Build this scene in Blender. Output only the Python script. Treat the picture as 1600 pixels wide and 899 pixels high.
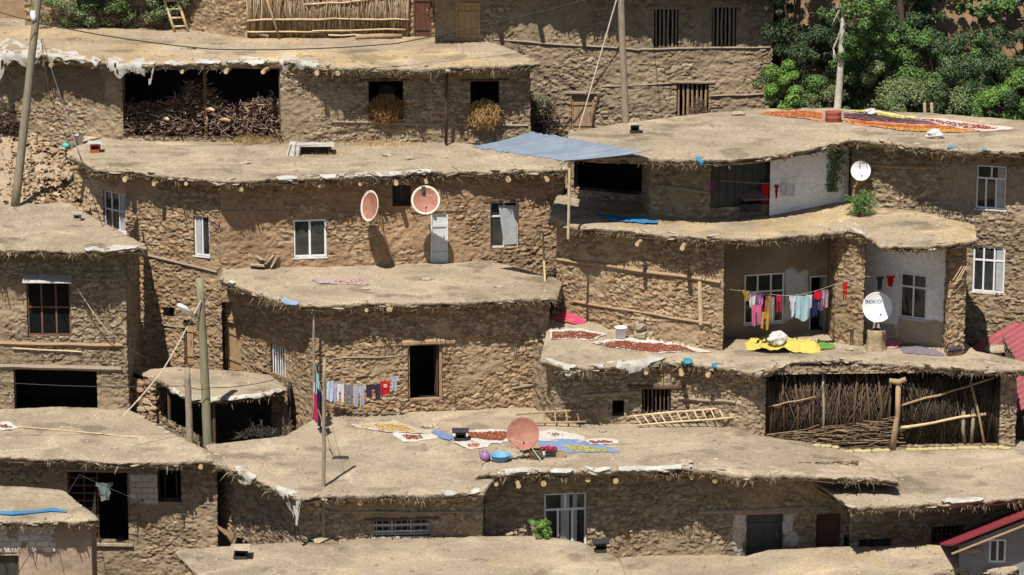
import bpy, math, random
import numpy as np
from mathutils import Vector, Matrix

for _o in list(bpy.data.objects): bpy.data.objects.remove(_o)
SC = bpy.context.scene
COL = SC.collection
random.seed(11); RNG = np.random.default_rng(5)
R = math.radians

# ------------------------------------------------------------------ camera
TH, DIST, FPX = R(14.0), 120.0, 5520.0
CAM = Vector((0, -DIST*math.cos(TH), DIST*math.sin(TH)))
cd = bpy.data.cameras.new('camera'); cam = bpy.data.objects.new('camera', cd); COL.objects.link(cam)
cam.location = CAM; cam.rotation_euler = (math.pi/2-TH, 0, 0)
cd.sensor_width = 36; cd.lens = FPX*36/1600; cd.clip_start = 1; cd.clip_end = 1500
SC.camera = cam
# ------------------------------------------------------------------ light
SUNV = Vector((0.38, 1.0, -1.95)).normalized()          # the way the light travels
EL = math.asin(-SUNV.z)
W = bpy.data.worlds.new('World'); SC.world = W; W.use_nodes = True
nt = W.node_tree; bg = nt.nodes['Background']
sky = nt.nodes.new('ShaderNodeTexSky'); sky.sky_type = 'NISHITA'; sky.sun_disc = False
sky.sun_elevation = EL; sky.sun_rotation = math.atan2(-SUNV.x, -SUNV.y) % (2*math.pi)
nt.links.new(sky.outputs[0], bg.inputs[0]); bg.inputs[1].default_value = 0.058
sd = bpy.data.lights.new('sun', 'SUN'); sd.energy = 5.0; sd.angle = R(0.5); sd.color = (1.0, 0.95, 0.87)
so = bpy.data.objects.new('sun', sd); COL.objects.link(so)
so.rotation_euler = SUNV.to_track_quat('-Z', 'Y').to_euler(); so.location = (-40, -60, 90)
SC.view_settings.view_transform = 'Standard'; SC.view_settings.look = 'None'
SC.view_settings.exposure = 0.56; SC.view_settings.gamma = 1.0
try: SC.view_settings.use_curve_mapping = False
except Exception: pass

# ------------------------------------------------------------------ pixels -> points
FWD = Vector((0, math.cos(TH), -math.sin(TH))); UP = Vector((0, math.sin(TH), math.cos(TH)))
def ray(px, py): return FWD*FPX + Vector((1,0,0))*(px-800) + UP*(449.5-py)
def pY(px, py, Y):
    v = ray(px, py); return CAM + v*((Y-CAM.y)/v.y)
def pZ(px, py, Z):
    v = ray(px, py); return CAM + v*((Z-CAM.z)/v.z)
def pW(px, py, q, n):                                    # onto the plane through q with normal n
    v = ray(px, py); return CAM + v*((q-CAM).dot(n)/v.dot(n))
def proj(p):
    d = Vector(p)-CAM; f = d.dot(FWD); return 800+FPX*d.x/f, 449.5-FPX*d.dot(UP)/f

# ------------------------------------------------------------------ noise
def hsh(ix, iy, sd):
    h = (ix.astype(np.int64)*374761393 + iy.astype(np.int64)*668265263 + int(sd)*982451653) & 0xffffffff
    h = ((h ^ (h >> 13))*1274126177) & 0xffffffff
    return ((h ^ (h >> 16)) & 0xffffff)/16777216.0
def vn(x, y, sd=0):
    x = np.asarray(x, float); y = np.asarray(y, float)
    ix = np.floor(x); iy = np.floor(y); fx = x-ix; fy = y-iy
    fx = fx*fx*(3-2*fx); fy = fy*fy*(3-2*fy)
    a = hsh(ix, iy, sd); b = hsh(ix+1, iy, sd); c = hsh(ix, iy+1, sd); d = hsh(ix+1, iy+1, sd)
    return (a+(b-a)*fx)*(1-fy)+(c+(d-c)*fx)*fy
def fbm(x, y, sd=0, o=4):
    t = 0; a = .5; s = 0
    for k in range(o):
        t = t+a*vn(np.asarray(x)*2**k+k*17.3, np.asarray(y)*2**k+k*9.1, sd+k); s += a; a *= .5
    return t/s
def sst(a, b, x):
    t = np.clip((x-a)/(b-a), 0, 1); return t*t*(3-2*t)

# ------------------------------------------------------------------ materials
def nmat(name, col, rough=.9, var=.25, scale=6., bump=.3, bscale=40., metal=0., spec=.2, col2=None, attr=False, stretch=None, bdist=.02, detail=6):
    m = bpy.data.materials.new(name); m.use_nodes = True; t = m.node_tree; N = t.nodes; L = t.links
    b = N['Principled BSDF']; b.inputs['Roughness'].default_value = rough; b.inputs['Metallic'].default_value = metal
    b.inputs['Specular IOR Level'].default_value = spec
    tc = N.new('ShaderNodeTexCoord'); vec = tc.outputs['Object']
    if stretch:
        mp = N.new('ShaderNodeMapping'); mp.inputs['Scale'].default_value = stretch; L.new(vec, mp.inputs[0]); vec = mp.outputs[0]
    n = N.new('ShaderNodeTexNoise'); n.inputs['Scale'].default_value = scale; n.inputs['Detail'].default_value = detail; n.inputs['Roughness'].default_value = .65
    L.new(vec, n.inputs['Vector'])
    if attr:
        a = N.new('ShaderNodeAttribute'); a.attribute_name = 'Col'
        mr = N.new('ShaderNodeMapRange'); mr.inputs['From Min'].default_value = .25; mr.inputs['From Max'].default_value = .75
        mr.inputs['To Min'].default_value = 1-var; mr.inputs['To Max'].default_value = 1+var; L.new(n.outputs['Fac'], mr.inputs['Value'])
        mx = N.new('ShaderNodeVectorMath'); mx.operation = 'SCALE'; L.new(a.outputs['Color'], mx.inputs[0]); L.new(mr.outputs[0], mx.inputs['Scale'])
        L.new(mx.outputs[0], b.inputs['Base Color'])
    else:
        cr = N.new('ShaderNodeValToRGB'); c = col; c2 = col2 or tuple(min(1, x*(1+var)) for x in c)
        cr.color_ramp.elements[0].position = .3; cr.color_ramp.elements[1].position = .7
        cr.color_ramp.elements[0].color = (*(tuple(x*(1-var) for x in c) if not col2 else c), 1); cr.color_ramp.elements[1].color = (*c2, 1)
        L.new(n.outputs['Fac'], cr.inputs[0]); L.new(cr.outputs[0], b.inputs['Base Color'])
    if bump:
        n2 = N.new('ShaderNodeTexNoise'); n2.inputs['Scale'].default_value = bscale; n2.inputs['Detail'].default_value = 5; L.new(vec, n2.inputs['Vector'])
        bp = N.new('ShaderNodeBump'); bp.inputs['Strength'].default_value = bump; bp.inputs['Distance'].default_value = bdist
        L.new(n2.outputs['Fac'], bp.inputs['Height']); L.new(bp.outputs[0], b.inputs['Normal'])
    return m
M = {}
M['wall'] = nmat('masonry', (1,1,1), .95, .22, 9, .5, 30, attr=True, bdist=.03, spec=.1)
M['roof'] = nmat('earth_roof', (1,1,1),   .97, .26, 9, .7, 12, attr=True, bdist=.10, spec=.08, detail=9)
M['brush'] = nmat('brushwood', (1,1,1), .95, .3, 5, 0, attr=True, spec=.1)
M['wood'] = nmat('weathered_wood', (.30,.205,.12), .85, .35, 3, .4, 30, stretch=(8,8,1.2))
M['woodgrey'] = nmat('grey_wood', (.25,.20,.145), .85, .35, 3, .4, 30, stretch=(8,8,1.2))
M['wooddark'] = nmat('dark_wood', (.105,.062,.036), .8, .4, 3, .4, 30, stretch=(8,8,1.2))
M['woodpale'] = nmat('pale_wood', (.46,.35,.21), .8, .25, 4, .3, 30)
M['logend'] = nmat('log_end', (.46,.35,.20), .9, .3, 8, .2, 40)
M['woodtan'] = nmat('tan_boards', (.36,.24,.13), .8, .35, 3, .4, 30, stretch=(10,10,1))
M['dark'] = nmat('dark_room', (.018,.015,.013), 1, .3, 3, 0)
M['pvc'] = nmat('white_plastic', (.66,.66,.65), .4, .04, 3, 0, spec=.4)
M['dirtywhite'] = nmat('dirty_white_paint', (.58,.57,.55), .6, .2, 6, .1)
M['glass'] = nmat('window_glass', (.010,.012,.011), .07, .4, 1.1, .04, 3, spec=.5, col2=(.06,.066,.06))
M['sheet'] = nmat('plastic_sheet', (.27,.25,.215), .75, .3, 2.4, .5, 8, bdist=.08, spec=.12, col2=(.46,.44,.395))
M['redmetal'] = nmat('red_metal', (.20,.026,.034), .55, .25, 2, .05, spec=.4)
M['bluemetal'] = nmat('galvanised_metal', (.27,.33,.40), .45, .18, 1.5, .05, spec=.5)
M['blacktin'] = nmat('soot_tin', (.035,.032,.03), .7, .5, 9, .1)
M['rusttin'] = nmat('rusty_tin', (.30,.075,.035), .75, .35, 7, .1)
M['tin'] = nmat('tin_sheet', (.5,.48,.44), .5, .25, 4, .1, metal=.3)
M['rust'] = nmat('rusty_dish_paint', (.27,.10,.07), .65, .4, 3.2, .05, col2=(.36,.185,.135), spec=.15)
M['rust2'] = nmat('rusty_dish_streaks', (.24,.06,.03), .65, .4, 3, .05, col2=(.36,.22,.17), spec=.15, stretch=(4,4,.6))
M['paneblack'] = nmat('dark_pane', (.008,.009,.009), .12, .3, 1.1, 0, spec=.35)
M['dishwhite'] = nmat('white_dish_enamel', (.60,.60,.59), .4, .05, 3, 0, spec=.4)
M['polegreen'] = nmat('greenish_pole_wood', (.20,.185,.115), .85, .3, 3, .4, 25, stretch=(9,9,.7))
M['cable'] = nmat('cable', (.035,.033,.03), .7, .2, 3, 0)
M['rope'] = nmat('pale_rope', (.48,.42,.32), .9, .2, 8, 0)
M['steel'] = nmat('grey_steel', (.30,.31,.31), .5, .2, 4, 0, metal=.4)
M['pole'] = nmat('pole_wood', (.225,.19,.135), .85, .3, 3, .4, 25, stretch=(9,9,.7))
_pc = {}
def paint(col, rough=.75, name=None, var=.1, bump=0, spec=.25):
    k = (tuple(col), rough)
    if k not in _pc: _pc[k] = nmat(name or 'plain_colour', col, rough, var, 5, bump, 12, spec=spec)
    return _pc[k]
def cloth(col, name='cloth_fabric'):
    k = (tuple(col), name)
    if k not in _pc: _pc[k] = nmat(name, col, .9, .14, 6, .3, 18, bdist=.02, spec=.1)
    return _pc[k]

# ------------------------------------------------------------------ objects
ORG = {}
def finish(o, parent=None, org=None):
    COL.objects.link(o)
    if parent is not None:
        o.parent = parent; ORG[o.name] = ORG[parent.name]
    else:
        ORG[o.name] = Vector(org) if org is not None else Vector((0,0,0)); o.location = ORG[o.name]
    return o
def tag(o, label=None, cat=None, group=None, kind=None):
    if label: o['label'] = label
    if cat: o['category'] = cat
    if group: o['group'] = group
    if kind: o['kind'] = kind
    return o
def thing(name, label, cat, loc, group=None):
    o = bpy.data.objects.new(name, None); COL.objects.link(o); o.location = loc; o.empty_display_size = .2
    ORG[o.name] = Vector(loc); return tag(o, label, cat, group)
def mesh(name, V, Fc, mat, parent=None, cols=None, smooth=False, org=None):
    V = np.asarray(V, float).reshape(-1, 3)
    if parent is None and org is None: org = Vector((V[:,0].mean(), V[:,1].mean(), V[:,2].min()))
    o0 = ORG[parent.name] if parent is not None else Vector(org)
    me = bpy.data.meshes.new(name); VV = (V-np.array(o0)).astype(np.float32)
    if isinstance(Fc, np.ndarray):
        k = Fc.shape[1]
        me.vertices.add(len(VV)); me.vertices.foreach_set('co', VV.ravel())
        me.loops.add(Fc.size); me.loops.foreach_set('vertex_index', Fc.astype(np.int32).ravel())
        me.polygons.add(len(Fc)); me.polygons.foreach_set('loop_start', (np.arange(len(Fc))*k).astype(np.int32))
        me.update(calc_edges=True); me.validate()
    else:
        me.from_pydata(VV.tolist(), [], [list(map(int, f)) for f in Fc]); me.update()
    if cols is not None:
        a = me.color_attributes.new('Col', 'FLOAT_COLOR', 'POINT')
        c = np.ones((len(VV), 4), np.float32); c[:, :3] = cols; a.data.foreach_set('color', c.ravel())
    if smooth: me.polygons.foreach_set('use_smooth', np.ones(len(me.polygons), bool))
    for m in (mat if isinstance(mat, (list, tuple)) else [mat]): me.materials.append(m)
    return finish(bpy.data.objects.new(name, me), parent, org)
def inst(src, name, parent, loc, rot=None, scale=None):   # another child sharing src's mesh; loc in world space
    o = bpy.data.objects.new(name, src if isinstance(src, bpy.types.Mesh) else src.data); COL.objects.link(o)
    o.parent = parent; o.location = Vector(loc)-ORG[parent.name]
    if rot is not None: o.rotation_euler = rot
    if scale is not None: o.scale = scale
    ORG[o.name] = Vector(loc); return o

class MB:
    """collects simple solids; X maps local points to world"""
    def __init__(s, X=None): s.v = []; s.f = []; s.mi = []; s.X = X or (lambda p: Vector(p)); s.cm = 0
    def add(s, vs, fs):
        k = len(s.v); s.v += [tuple(s.X(v)) for v in vs]; s.f += [[i+k for i in f] for f in fs]; s.mi += [s.cm]*len(fs); return s
    def box(s, a, b, j=0.):
        q = lambda: random.uniform(-j, j) if j else 0
        vs = [(x+q(), y+q(), z+q()) for z in (a[2], b[2]) for y in (a[1], b[1]) for x in (a[0], b[0])]
        return s.add(vs, [(0,2,3,1),(4,5,7,6),(0,1,5,4),(2,6,7,3),(0,4,6,2),(1,3,7,5)])
    def tube(s, pts, r, n=8, cap=True):
        pts = [Vector(p) for p in pts]; rr = r if isinstance(r, (list, tuple)) else [r]*len(pts); vs = []; fs = []
        for i, p in enumerate(pts):
            d = (pts[min(i+1, len(pts)-1)]-pts[max(i-1, 0)]).normalized()
            a = d.cross(Vector((0,0,1)) if abs(d.z) < .9 else Vector((1,0,0))).normalized(); b = d.cross(a)
            vs += [p+(a*math.cos(2*math.pi*k/n)+b*math.sin(2*math.pi*k/n))*rr[i] for k in range(n)]
        for i in range(len(pts)-1):
            for k in range(n): fs.append((i*n+k, i*n+(k+1)%n, (i+1)*n+(k+1)%n, (i+1)*n+k))
        if cap: fs += [tuple(range(n))[::-1], tuple(range((len(pts)-1)*n, len(pts)*n))]
        return s.add(vs, fs)
    def lathe(s, prof, n=24, c=(0,0,0)):
        vs = []; fs = []
        for r, z in prof: vs += [(c[0]+r*math.cos(2*math.pi*k/n), c[1]+r*math.sin(2*math.pi*k/n), c[2]+z) for k in range(n)]
        for i in range(len(prof)-1):
            for k in range(n): fs.append((i*n+k, i*n+(k+1)%n, (i+1)*n+(k+1)%n, (i+1)*n+k))
        return s.add(vs, fs)
    def blob(s, c, r, n=8, m=6, j=.15):
        vs = [(c[0], c[1], c[2]-r[2])]; fs = []
        for i in range(1, m):
            t = math.pi*i/m
            for k in range(n):
                q = 1+random.uniform(-j, j); a = 2*math.pi*k/n
                vs.append((c[0]+r[0]*math.sin(t)*math.cos(a)*q, c[1]+r[1]*math.sin(t)*math.sin(a)*q, c[2]-r[2]*math.cos(t)*q))
        vs.append((c[0], c[1], c[2]+r[2]))
        for k in range(n): fs.append((0, 1+(k+1)%n, 1+k))
        for i in range(m-2):
            for k in range(n): fs.append((1+i*n+k, 1+i*n+(k+1)%n, 1+(i+1)*n+(k+1)%n, 1+(i+1)*n+k))
        l = len(vs)-1
        for k in range(n): fs.append((1+(m-2)*n+k, 1+(m-2)*n+(k+1)%n, l))
        return s.add(vs, fs)
    def build(s, name, mat, parent=None, smooth=False, org=None):
        o = mesh(name, s.v, s.f, mat, parent, None, smooth, org)
        if isinstance(mat, (list, tuple)): o.data.polygons.foreach_set('material_index', s.mi)
        return o

def sticks(P0, P1, rad, n=4, taper=.6):
    """numpy: many thin prisms in one mesh"""
    P0 = np.asarray(P0, float); P1 = np.asarray(P1, float); rad = np.broadcast_to(np.asarray(rad, float), (len(P0),))
    d = P1-P0; d /= np.linalg.norm(d, axis=1)[:, None]+1e-9
    ref = np.where(np.abs(d[:, 2:3]) < .9, np.array([[0,0,1.]]), np.array([[1.,0,0]]))
    a = np.cross(d, ref); a /= np.linalg.norm(a, axis=1)[:, None]+1e-9; b = np.cross(d, a); vs = []
    for P, t in ((P0, 1), (P1, taper)):
        for k in range(n):
            w = 2*math.pi*k/n+.6; vs.append(P+(a*math.cos(w)+b*math.sin(w))*(rad*t)[:, None])
    V = np.stack(vs, 1); base = (np.arange(len(P0))*2*n)[:, None]; fs = []
    for k in range(n): fs.append(base+np.array([[k, (k+1)%n, n+(k+1)%n, n+k]]))
    if n == 4: fs += [base+np.array([[3,2,1,0]]), base+np.array([[4,5,6,7]])]
    return V.reshape(-1, 3), np.concatenate(fs), 2*n
def leaves(C, Nn, size, asp=.6):
    """numpy: many leaf quads"""
    C = np.asarray(C, float); n = len(C); a = RNG.normal(size=(n, 3)); Nn = Nn/(np.linalg.norm(Nn, axis=1)[:, None]+1e-9)
    a -= Nn*np.sum(a*Nn, 1)[:, None]; a /= np.linalg.norm(a, axis=1)[:, None]; b = np.cross(Nn, a)
    s = np.broadcast_to(size, (n,))[:, None]
    V = np.stack([C-a*s, C-b*s*asp+a*s*.1, C+a*s, C+b*s*asp+a*s*.1], 1).reshape(-1, 3)
    return V, (np.arange(n)*4)[:, None]+np.array([[0,1,2,3]])
# ------------------------------------------------------------------ masonry
def voro(s, z, cw, ch, sd, jit=.42):
    u = s/cw; v = z/ch; iu0 = np.floor(v)
    f1 = np.full(u.shape, 9.); f2 = np.full(u.shape, 9.); cid = np.zeros(u.shape); ox = np.zeros(u.shape); oy = np.zeros(u.shape)
    for dj in (-1, 0, 1):
        jv = iu0+dj; off = .5*(np.mod(jv, 2)); uu = u+off; bu = np.floor(uu)
        for di in (-1, 0, 1):
            ju = bu+di
            cx = ju+.5+(hsh(ju, jv, sd)-.5)*2*jit; cy = jv+.5+(hsh(ju, jv, sd+7)-.5)*2*jit*.8
            dx = np.abs(uu-cx); dy = np.abs(v-cy); big = .75+.6*hsh(ju, jv, sd+23)
            d = (np.sqrt(dx*dx+dy*dy)*.35+np.maximum(dx, dy)*.65)/big
            idn = hsh(ju, jv, sd+13)
            m = d < f1; f2 = np.where(m, f1, np.minimum(f2, d)); cid = np.where(m, idn, cid); ox = np.where(m, uu-cx, ox); oy = np.where(m, v-cy, oy); f1 = np.where(m, d, f1)
    return f1, f2, cid, ox, oy
_w = lambda L_: [(r*1.05, g*.99, b*.93) for r, g, b in L_]
GREY = _w([(.225,.180,.126), (.19,.153,.11), (.27,.22,.155), (.165,.128,.088), (.235,.18,.12), (.31,.26,.19)])
TAN = _w([(.27,.197,.124), (.225,.163,.104), (.31,.233,.15), (.19,.138,.088), (.25,.175,.105), (.35,.275,.185)])
STY = dict(
 stone=dict(cw=.25, ch=.092, rel=.066, mud=.45, mc=(.252,.19,.124), pal=GREY),
 tanstone=dict(cw=.24, ch=.094, rel=.068, mud=.45, mc=(.285,.205,.126), pal=TAN),
 rubble=dict(cw=.24, ch=.17, rel=.14, mud=.05, mc=(.25,.165,.10), pal=TAN, jit=.48),
 muddy=dict(cw=.27, ch=.10, rel=.06, mud=.62, mc=(.272,.18,.108), pal=TAN),
 greymud=dict(cw=.26, ch=.095, rel=.064, mud=.5, mc=(.243,.185,.121), pal=GREY),
 cement=dict(cw=.5, ch=.3, rel=.012, mud=1., mc=(.25,.19,.125), pal=GREY),
 plaster=dict(cw=.5, ch=.3, rel=.01, mud=1., mc=(.33,.245,.175), pal=GREY),
 white=dict(cw=.5, ch=.3, rel=.012, mud=1., mc=(.76,.75,.73), pal=GREY),
)
def wall(root, pts, z0, z1, sty, sd=0, ops=(), name='wall', ds=.034, patch=None, blocks=None):
    """rubble masonry as real relief along a plan polyline (left to right seen from outside)"""
    st = STY[sty]; P = np.array([(p[0], p[1]) for p in pts], float); sg = np.diff(P, axis=0); ln = np.linalg.norm(sg, axis=1)
    S = np.concatenate([[0], np.cumsum(ln)]); T = sg/ln[:, None]; Nn = np.stack([T[:, 1], -T[:, 0]], 1)
    ops = [op_of(P, S, T, Nn, o) for o in ops]
    def grid(lo, hi, ed):
        g = np.linspace(lo, hi, max(2, int((hi-lo)/ds)+1)); ed = np.array(sorted(ed))
        if len(ed): g = g[np.min(np.abs(g[:, None]-ed[None]), 1) > ds*.35]
        return np.unique(np.concatenate([g, ed, [lo, hi]]))
    es = [e for o in ops for e in (o['s0'], o['s1'])]+list(S[1:-1]); ez = [e for o in ops for e in (o['z0'], o['z1']) if z0 < e < z1]
    gs = grid(0, S[-1], es); gz = grid(z0, z1, ez); ns, nz = len(gs), len(gz)
    seg = np.clip(np.searchsorted(S, gs, side='right')-1, 0, len(T)-1)
    base = P[seg]+T[seg]*(gs-S[seg])[:, None]; nr = Nn[seg].copy()
    for k in range(1, len(S)-1):
        w = np.clip(1-np.abs(gs-S[k])/.12, 0, 1)[:, None]; av = (Nn[k-1]+Nn[k]); av /= np.linalg.norm(av)+1e-9
        nr = nr*(1-w)+av*w
    s2, z2 = np.meshgrid(gs, gz); so = s2+sd*3.7
    wx = so+.10*(fbm(so*1.6, z2*1.6, sd+50, 3)-.5)*2; wz = z2+.09*(fbm(so*1.1, z2*1.5, sd+60, 3)-.5)*2
    f1, f2, cid, ox, oy = voro(wx, wz, st['cw'], st['ch'], sd, st.get('jit', .42))
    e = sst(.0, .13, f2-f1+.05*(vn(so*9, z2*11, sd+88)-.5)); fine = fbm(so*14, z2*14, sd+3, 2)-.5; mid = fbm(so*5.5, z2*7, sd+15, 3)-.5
    t1 = np.mod(cid*97.3, 1)-.5; t2 = np.mod(cid*57.9, 1)-.5
    hs = st['rel']*(e*(.55+.75*cid)-.52+.75*e*(t1*ox+.9*t2*oy))+.028*fine+.05*mid
    lo = fbm(so*.55, z2*.8, sd+31, 4); thr = 1-st['mud']
    md = sst(thr*.62+.17, thr*.62+.29, lo*.62+.38*fbm(so*3, z2*4.5, sd+77, 4)) if st['mud'] < 1 else np.ones_like(lo)
    hm = (.012 if st['mud'] >= 1 else .05)*(fbm(so*5, z2*6, sd+5, 4)-.5)*2+st['rel']*.22+(hs*.34 if st['mud'] < 1 else 0)
    h = hs*(1-md)+hm*md+.05*(fbm(so*.7, z2*.7, sd+9, 2)-.5)
    pal = np.array(st['pal']); pc = pal[np.minimum((hsh(np.floor(cid*9999), np.zeros_like(cid), 3)*len(pal)).astype(int), len(pal)-1)]
    mc = np.array(st['mc'])[None, None]*(1+.30*(fbm(so*1.3, z2*1.7, sd+41, 4)-.5)[..., None]*2)
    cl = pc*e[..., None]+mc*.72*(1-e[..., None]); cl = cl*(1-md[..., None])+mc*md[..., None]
    cl = cl*(1+.22*(fbm(so*.35, z2*.5, sd+71, 3)-.5)[..., None]*2)
    if blocks:                                            # regular pale blocks inside a rectangle of pixels
        for b in blocks:
            o = op_of(P, S, T, Nn, b); ins = (s2 > o['s0'])&(s2 < o['s1'])&(z2 > o['z0'])&(z2 < o['z1'])
            bu = (s2-o['s0'])/.42; bv = (z2-o['z0'])/.2; bu = bu+.5*np.mod(np.floor(bv), 2)
            ed = np.minimum(np.minimum(bu%1, 1-bu%1)*.42, np.minimum(bv%1, 1-bv%1)*.2)
            rag = fbm(so*3, z2*3, 8, 3) > b.get('cut', .40) if isinstance(b, dict) else fbm(so*3, z2*3, 8, 3) > .40
            ins &= rag; k = sst(.008, .02, ed)
            bc = np.array((.47,.42,.36))*(.85+.3*hsh(np.floor(bu), np.floor(bv), 4))[..., None]
            cl = np.where(ins[..., None], bc*k[..., None]+np.array((.3,.25,.19))*(1-k[..., None]), cl); h = np.where(ins, .03+.012*k+.006*fine, h)
    if patch:                                             # (pixel rect, colour): worn paint with a ragged outline
        for rect, pcol in patch:
            o = op_of(P, S, T, Nn, rect); q = np.minimum(np.minimum(s2-o['s0'], o['s1']-s2), np.minimum(z2-o['z0'], o['z1']-z2))
            k = sst(-.04, .06, q+.5*(fbm(so*1.8, z2*1.8, sd+91, 4)-.52))[..., None]
            cl = cl*(1-k)+np.array(pcol)*(.9+.2*fbm(so*3, z2*3, 2, 3))[..., None]*k
    V = np.zeros((nz, ns, 3)); V[..., :2] = base[None]+nr[None]*h[..., None]; V[..., 2] = z2+.01*fine
    V[0, :, 2] = z0; V[-1, :, 2] = z1
    idx = np.arange(nz*ns).reshape(nz, ns); cs = (gs[:-1]+gs[1:])/2; cz = (gz[:-1]+gz[1:])/2
    keep = np.ones((nz-1, ns-1), bool); exV = []; exF = []; exC = []; nv = nz*ns; c0 = cl.reshape(-1, 3)
    for o in ops:
        keep &= ~(((cs > o['s0'])&(cs < o['s1']))[None]&((cz > o['z0'])&(cz < o['z1']))[:, None])
        i0 = int(np.argmin(np.abs(gs-o['s0']))); i1 = int(np.argmin(np.abs(gs-o['s1'])))
        j0 = int(np.argmin(np.abs(gz-max(o['z0'], z0)))); j1 = int(np.argmin(np.abs(gz-min(o['z1'], z1))))
        lp = [(j0, i) for i in range(i0, i1)]+[(j, i1) for j in range(j0, j1)]+[(j1, i) for i in range(i1, i0, -1)]+[(j, i0) for j in range(j1, j0, -1)]
        ids = [idx[j, i] for j, i in lp]; n = len(ids)
        inner = [(base[i][0]-nr[i][0]*.42, base[i][1]-nr[i][1]*.42, gz[j]) for j, i in lp]
        for k in range(n):
            exF.append((ids[(k+1)%n], ids[k], nv+k, nv+(k+1)%n))
        exV += inner; exC += [c0[i]*1. for i in ids]; nv += n
    Fq = np.stack([idx[:-1, :-1], idx[:-1, 1:], idx[1:, 1:], idx[1:, :-1]], -1)[keep]
    VV = V.reshape(-1, 3)
    if exV: VV = np.concatenate([VV, np.array(exV)]); Fq = np.concatenate([Fq, np.array(exF)]); c0 = np.concatenate([c0, np.array(exC)])
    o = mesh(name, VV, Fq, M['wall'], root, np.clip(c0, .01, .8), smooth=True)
    for q in ops:
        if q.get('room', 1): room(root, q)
    return o, ops
def op_of(P, S, T, Nn, r):
    d = dict(r) if isinstance(r, dict) else dict(r=r)
    x0, y0, x1, y1 = d['r']; xm, ym = (x0+x1)/2, (y0+y1)/2; best = None
    for i in range(len(T)):
        n = Vector((Nn[i][0], Nn[i][1], 0)); q = Vector((P[i][0], P[i][1], 0))
        if abs(ray(xm, ym).normalized().dot(n)) < .05: continue
        h = pW(xm, ym, q, n); s = (h-q).dot(Vector((T[i][0], T[i][1], 0))); ll = S[i+1]-S[i]
        miss = max(0, -s, s-ll)
        if best is None or miss < best[0]-1e-6: best = (miss, i, n, q)
    _, i, n, q = best; t = Vector((T[i][0], T[i][1], 0))
    sa = (pW(x0, ym, q, n)-q).dot(t)+S[i]; sb = (pW(x1, ym, q, n)-q).dot(t)+S[i]
    sa = max(sa, S[i]+.01); sb = min(sb, S[i+1]-.01)
    za = pW(xm, y1, q, n).z; zb = pW(xm, y0, q, n).z
    d.update(s0=sa, s1=sb, z0=za, z1=zb, w=sb-sa, h=zb-za, t=t, n=n, o=q+t*((sa+sb)/2-S[i])+Vector((0,0,za)))
    return d
def fr(op, dy=0.):                                        # local frame of an opening: x along, y outward, z up from the bottom centre
    o, t, n = op['o'], op['t'], op['n']
    return lambda p: o+t*p[0]+n*(p[1]+dy)+Vector((0,0,p[2]))
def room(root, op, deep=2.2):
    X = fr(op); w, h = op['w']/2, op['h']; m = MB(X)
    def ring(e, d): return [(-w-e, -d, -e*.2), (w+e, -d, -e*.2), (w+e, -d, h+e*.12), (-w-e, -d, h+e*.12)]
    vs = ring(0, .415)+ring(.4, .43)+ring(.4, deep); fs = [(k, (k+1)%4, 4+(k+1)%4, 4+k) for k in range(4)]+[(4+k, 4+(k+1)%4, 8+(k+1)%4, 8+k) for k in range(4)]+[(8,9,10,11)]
    m.add(vs, fs); return m.build('interior', M['dark'], root)

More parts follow.
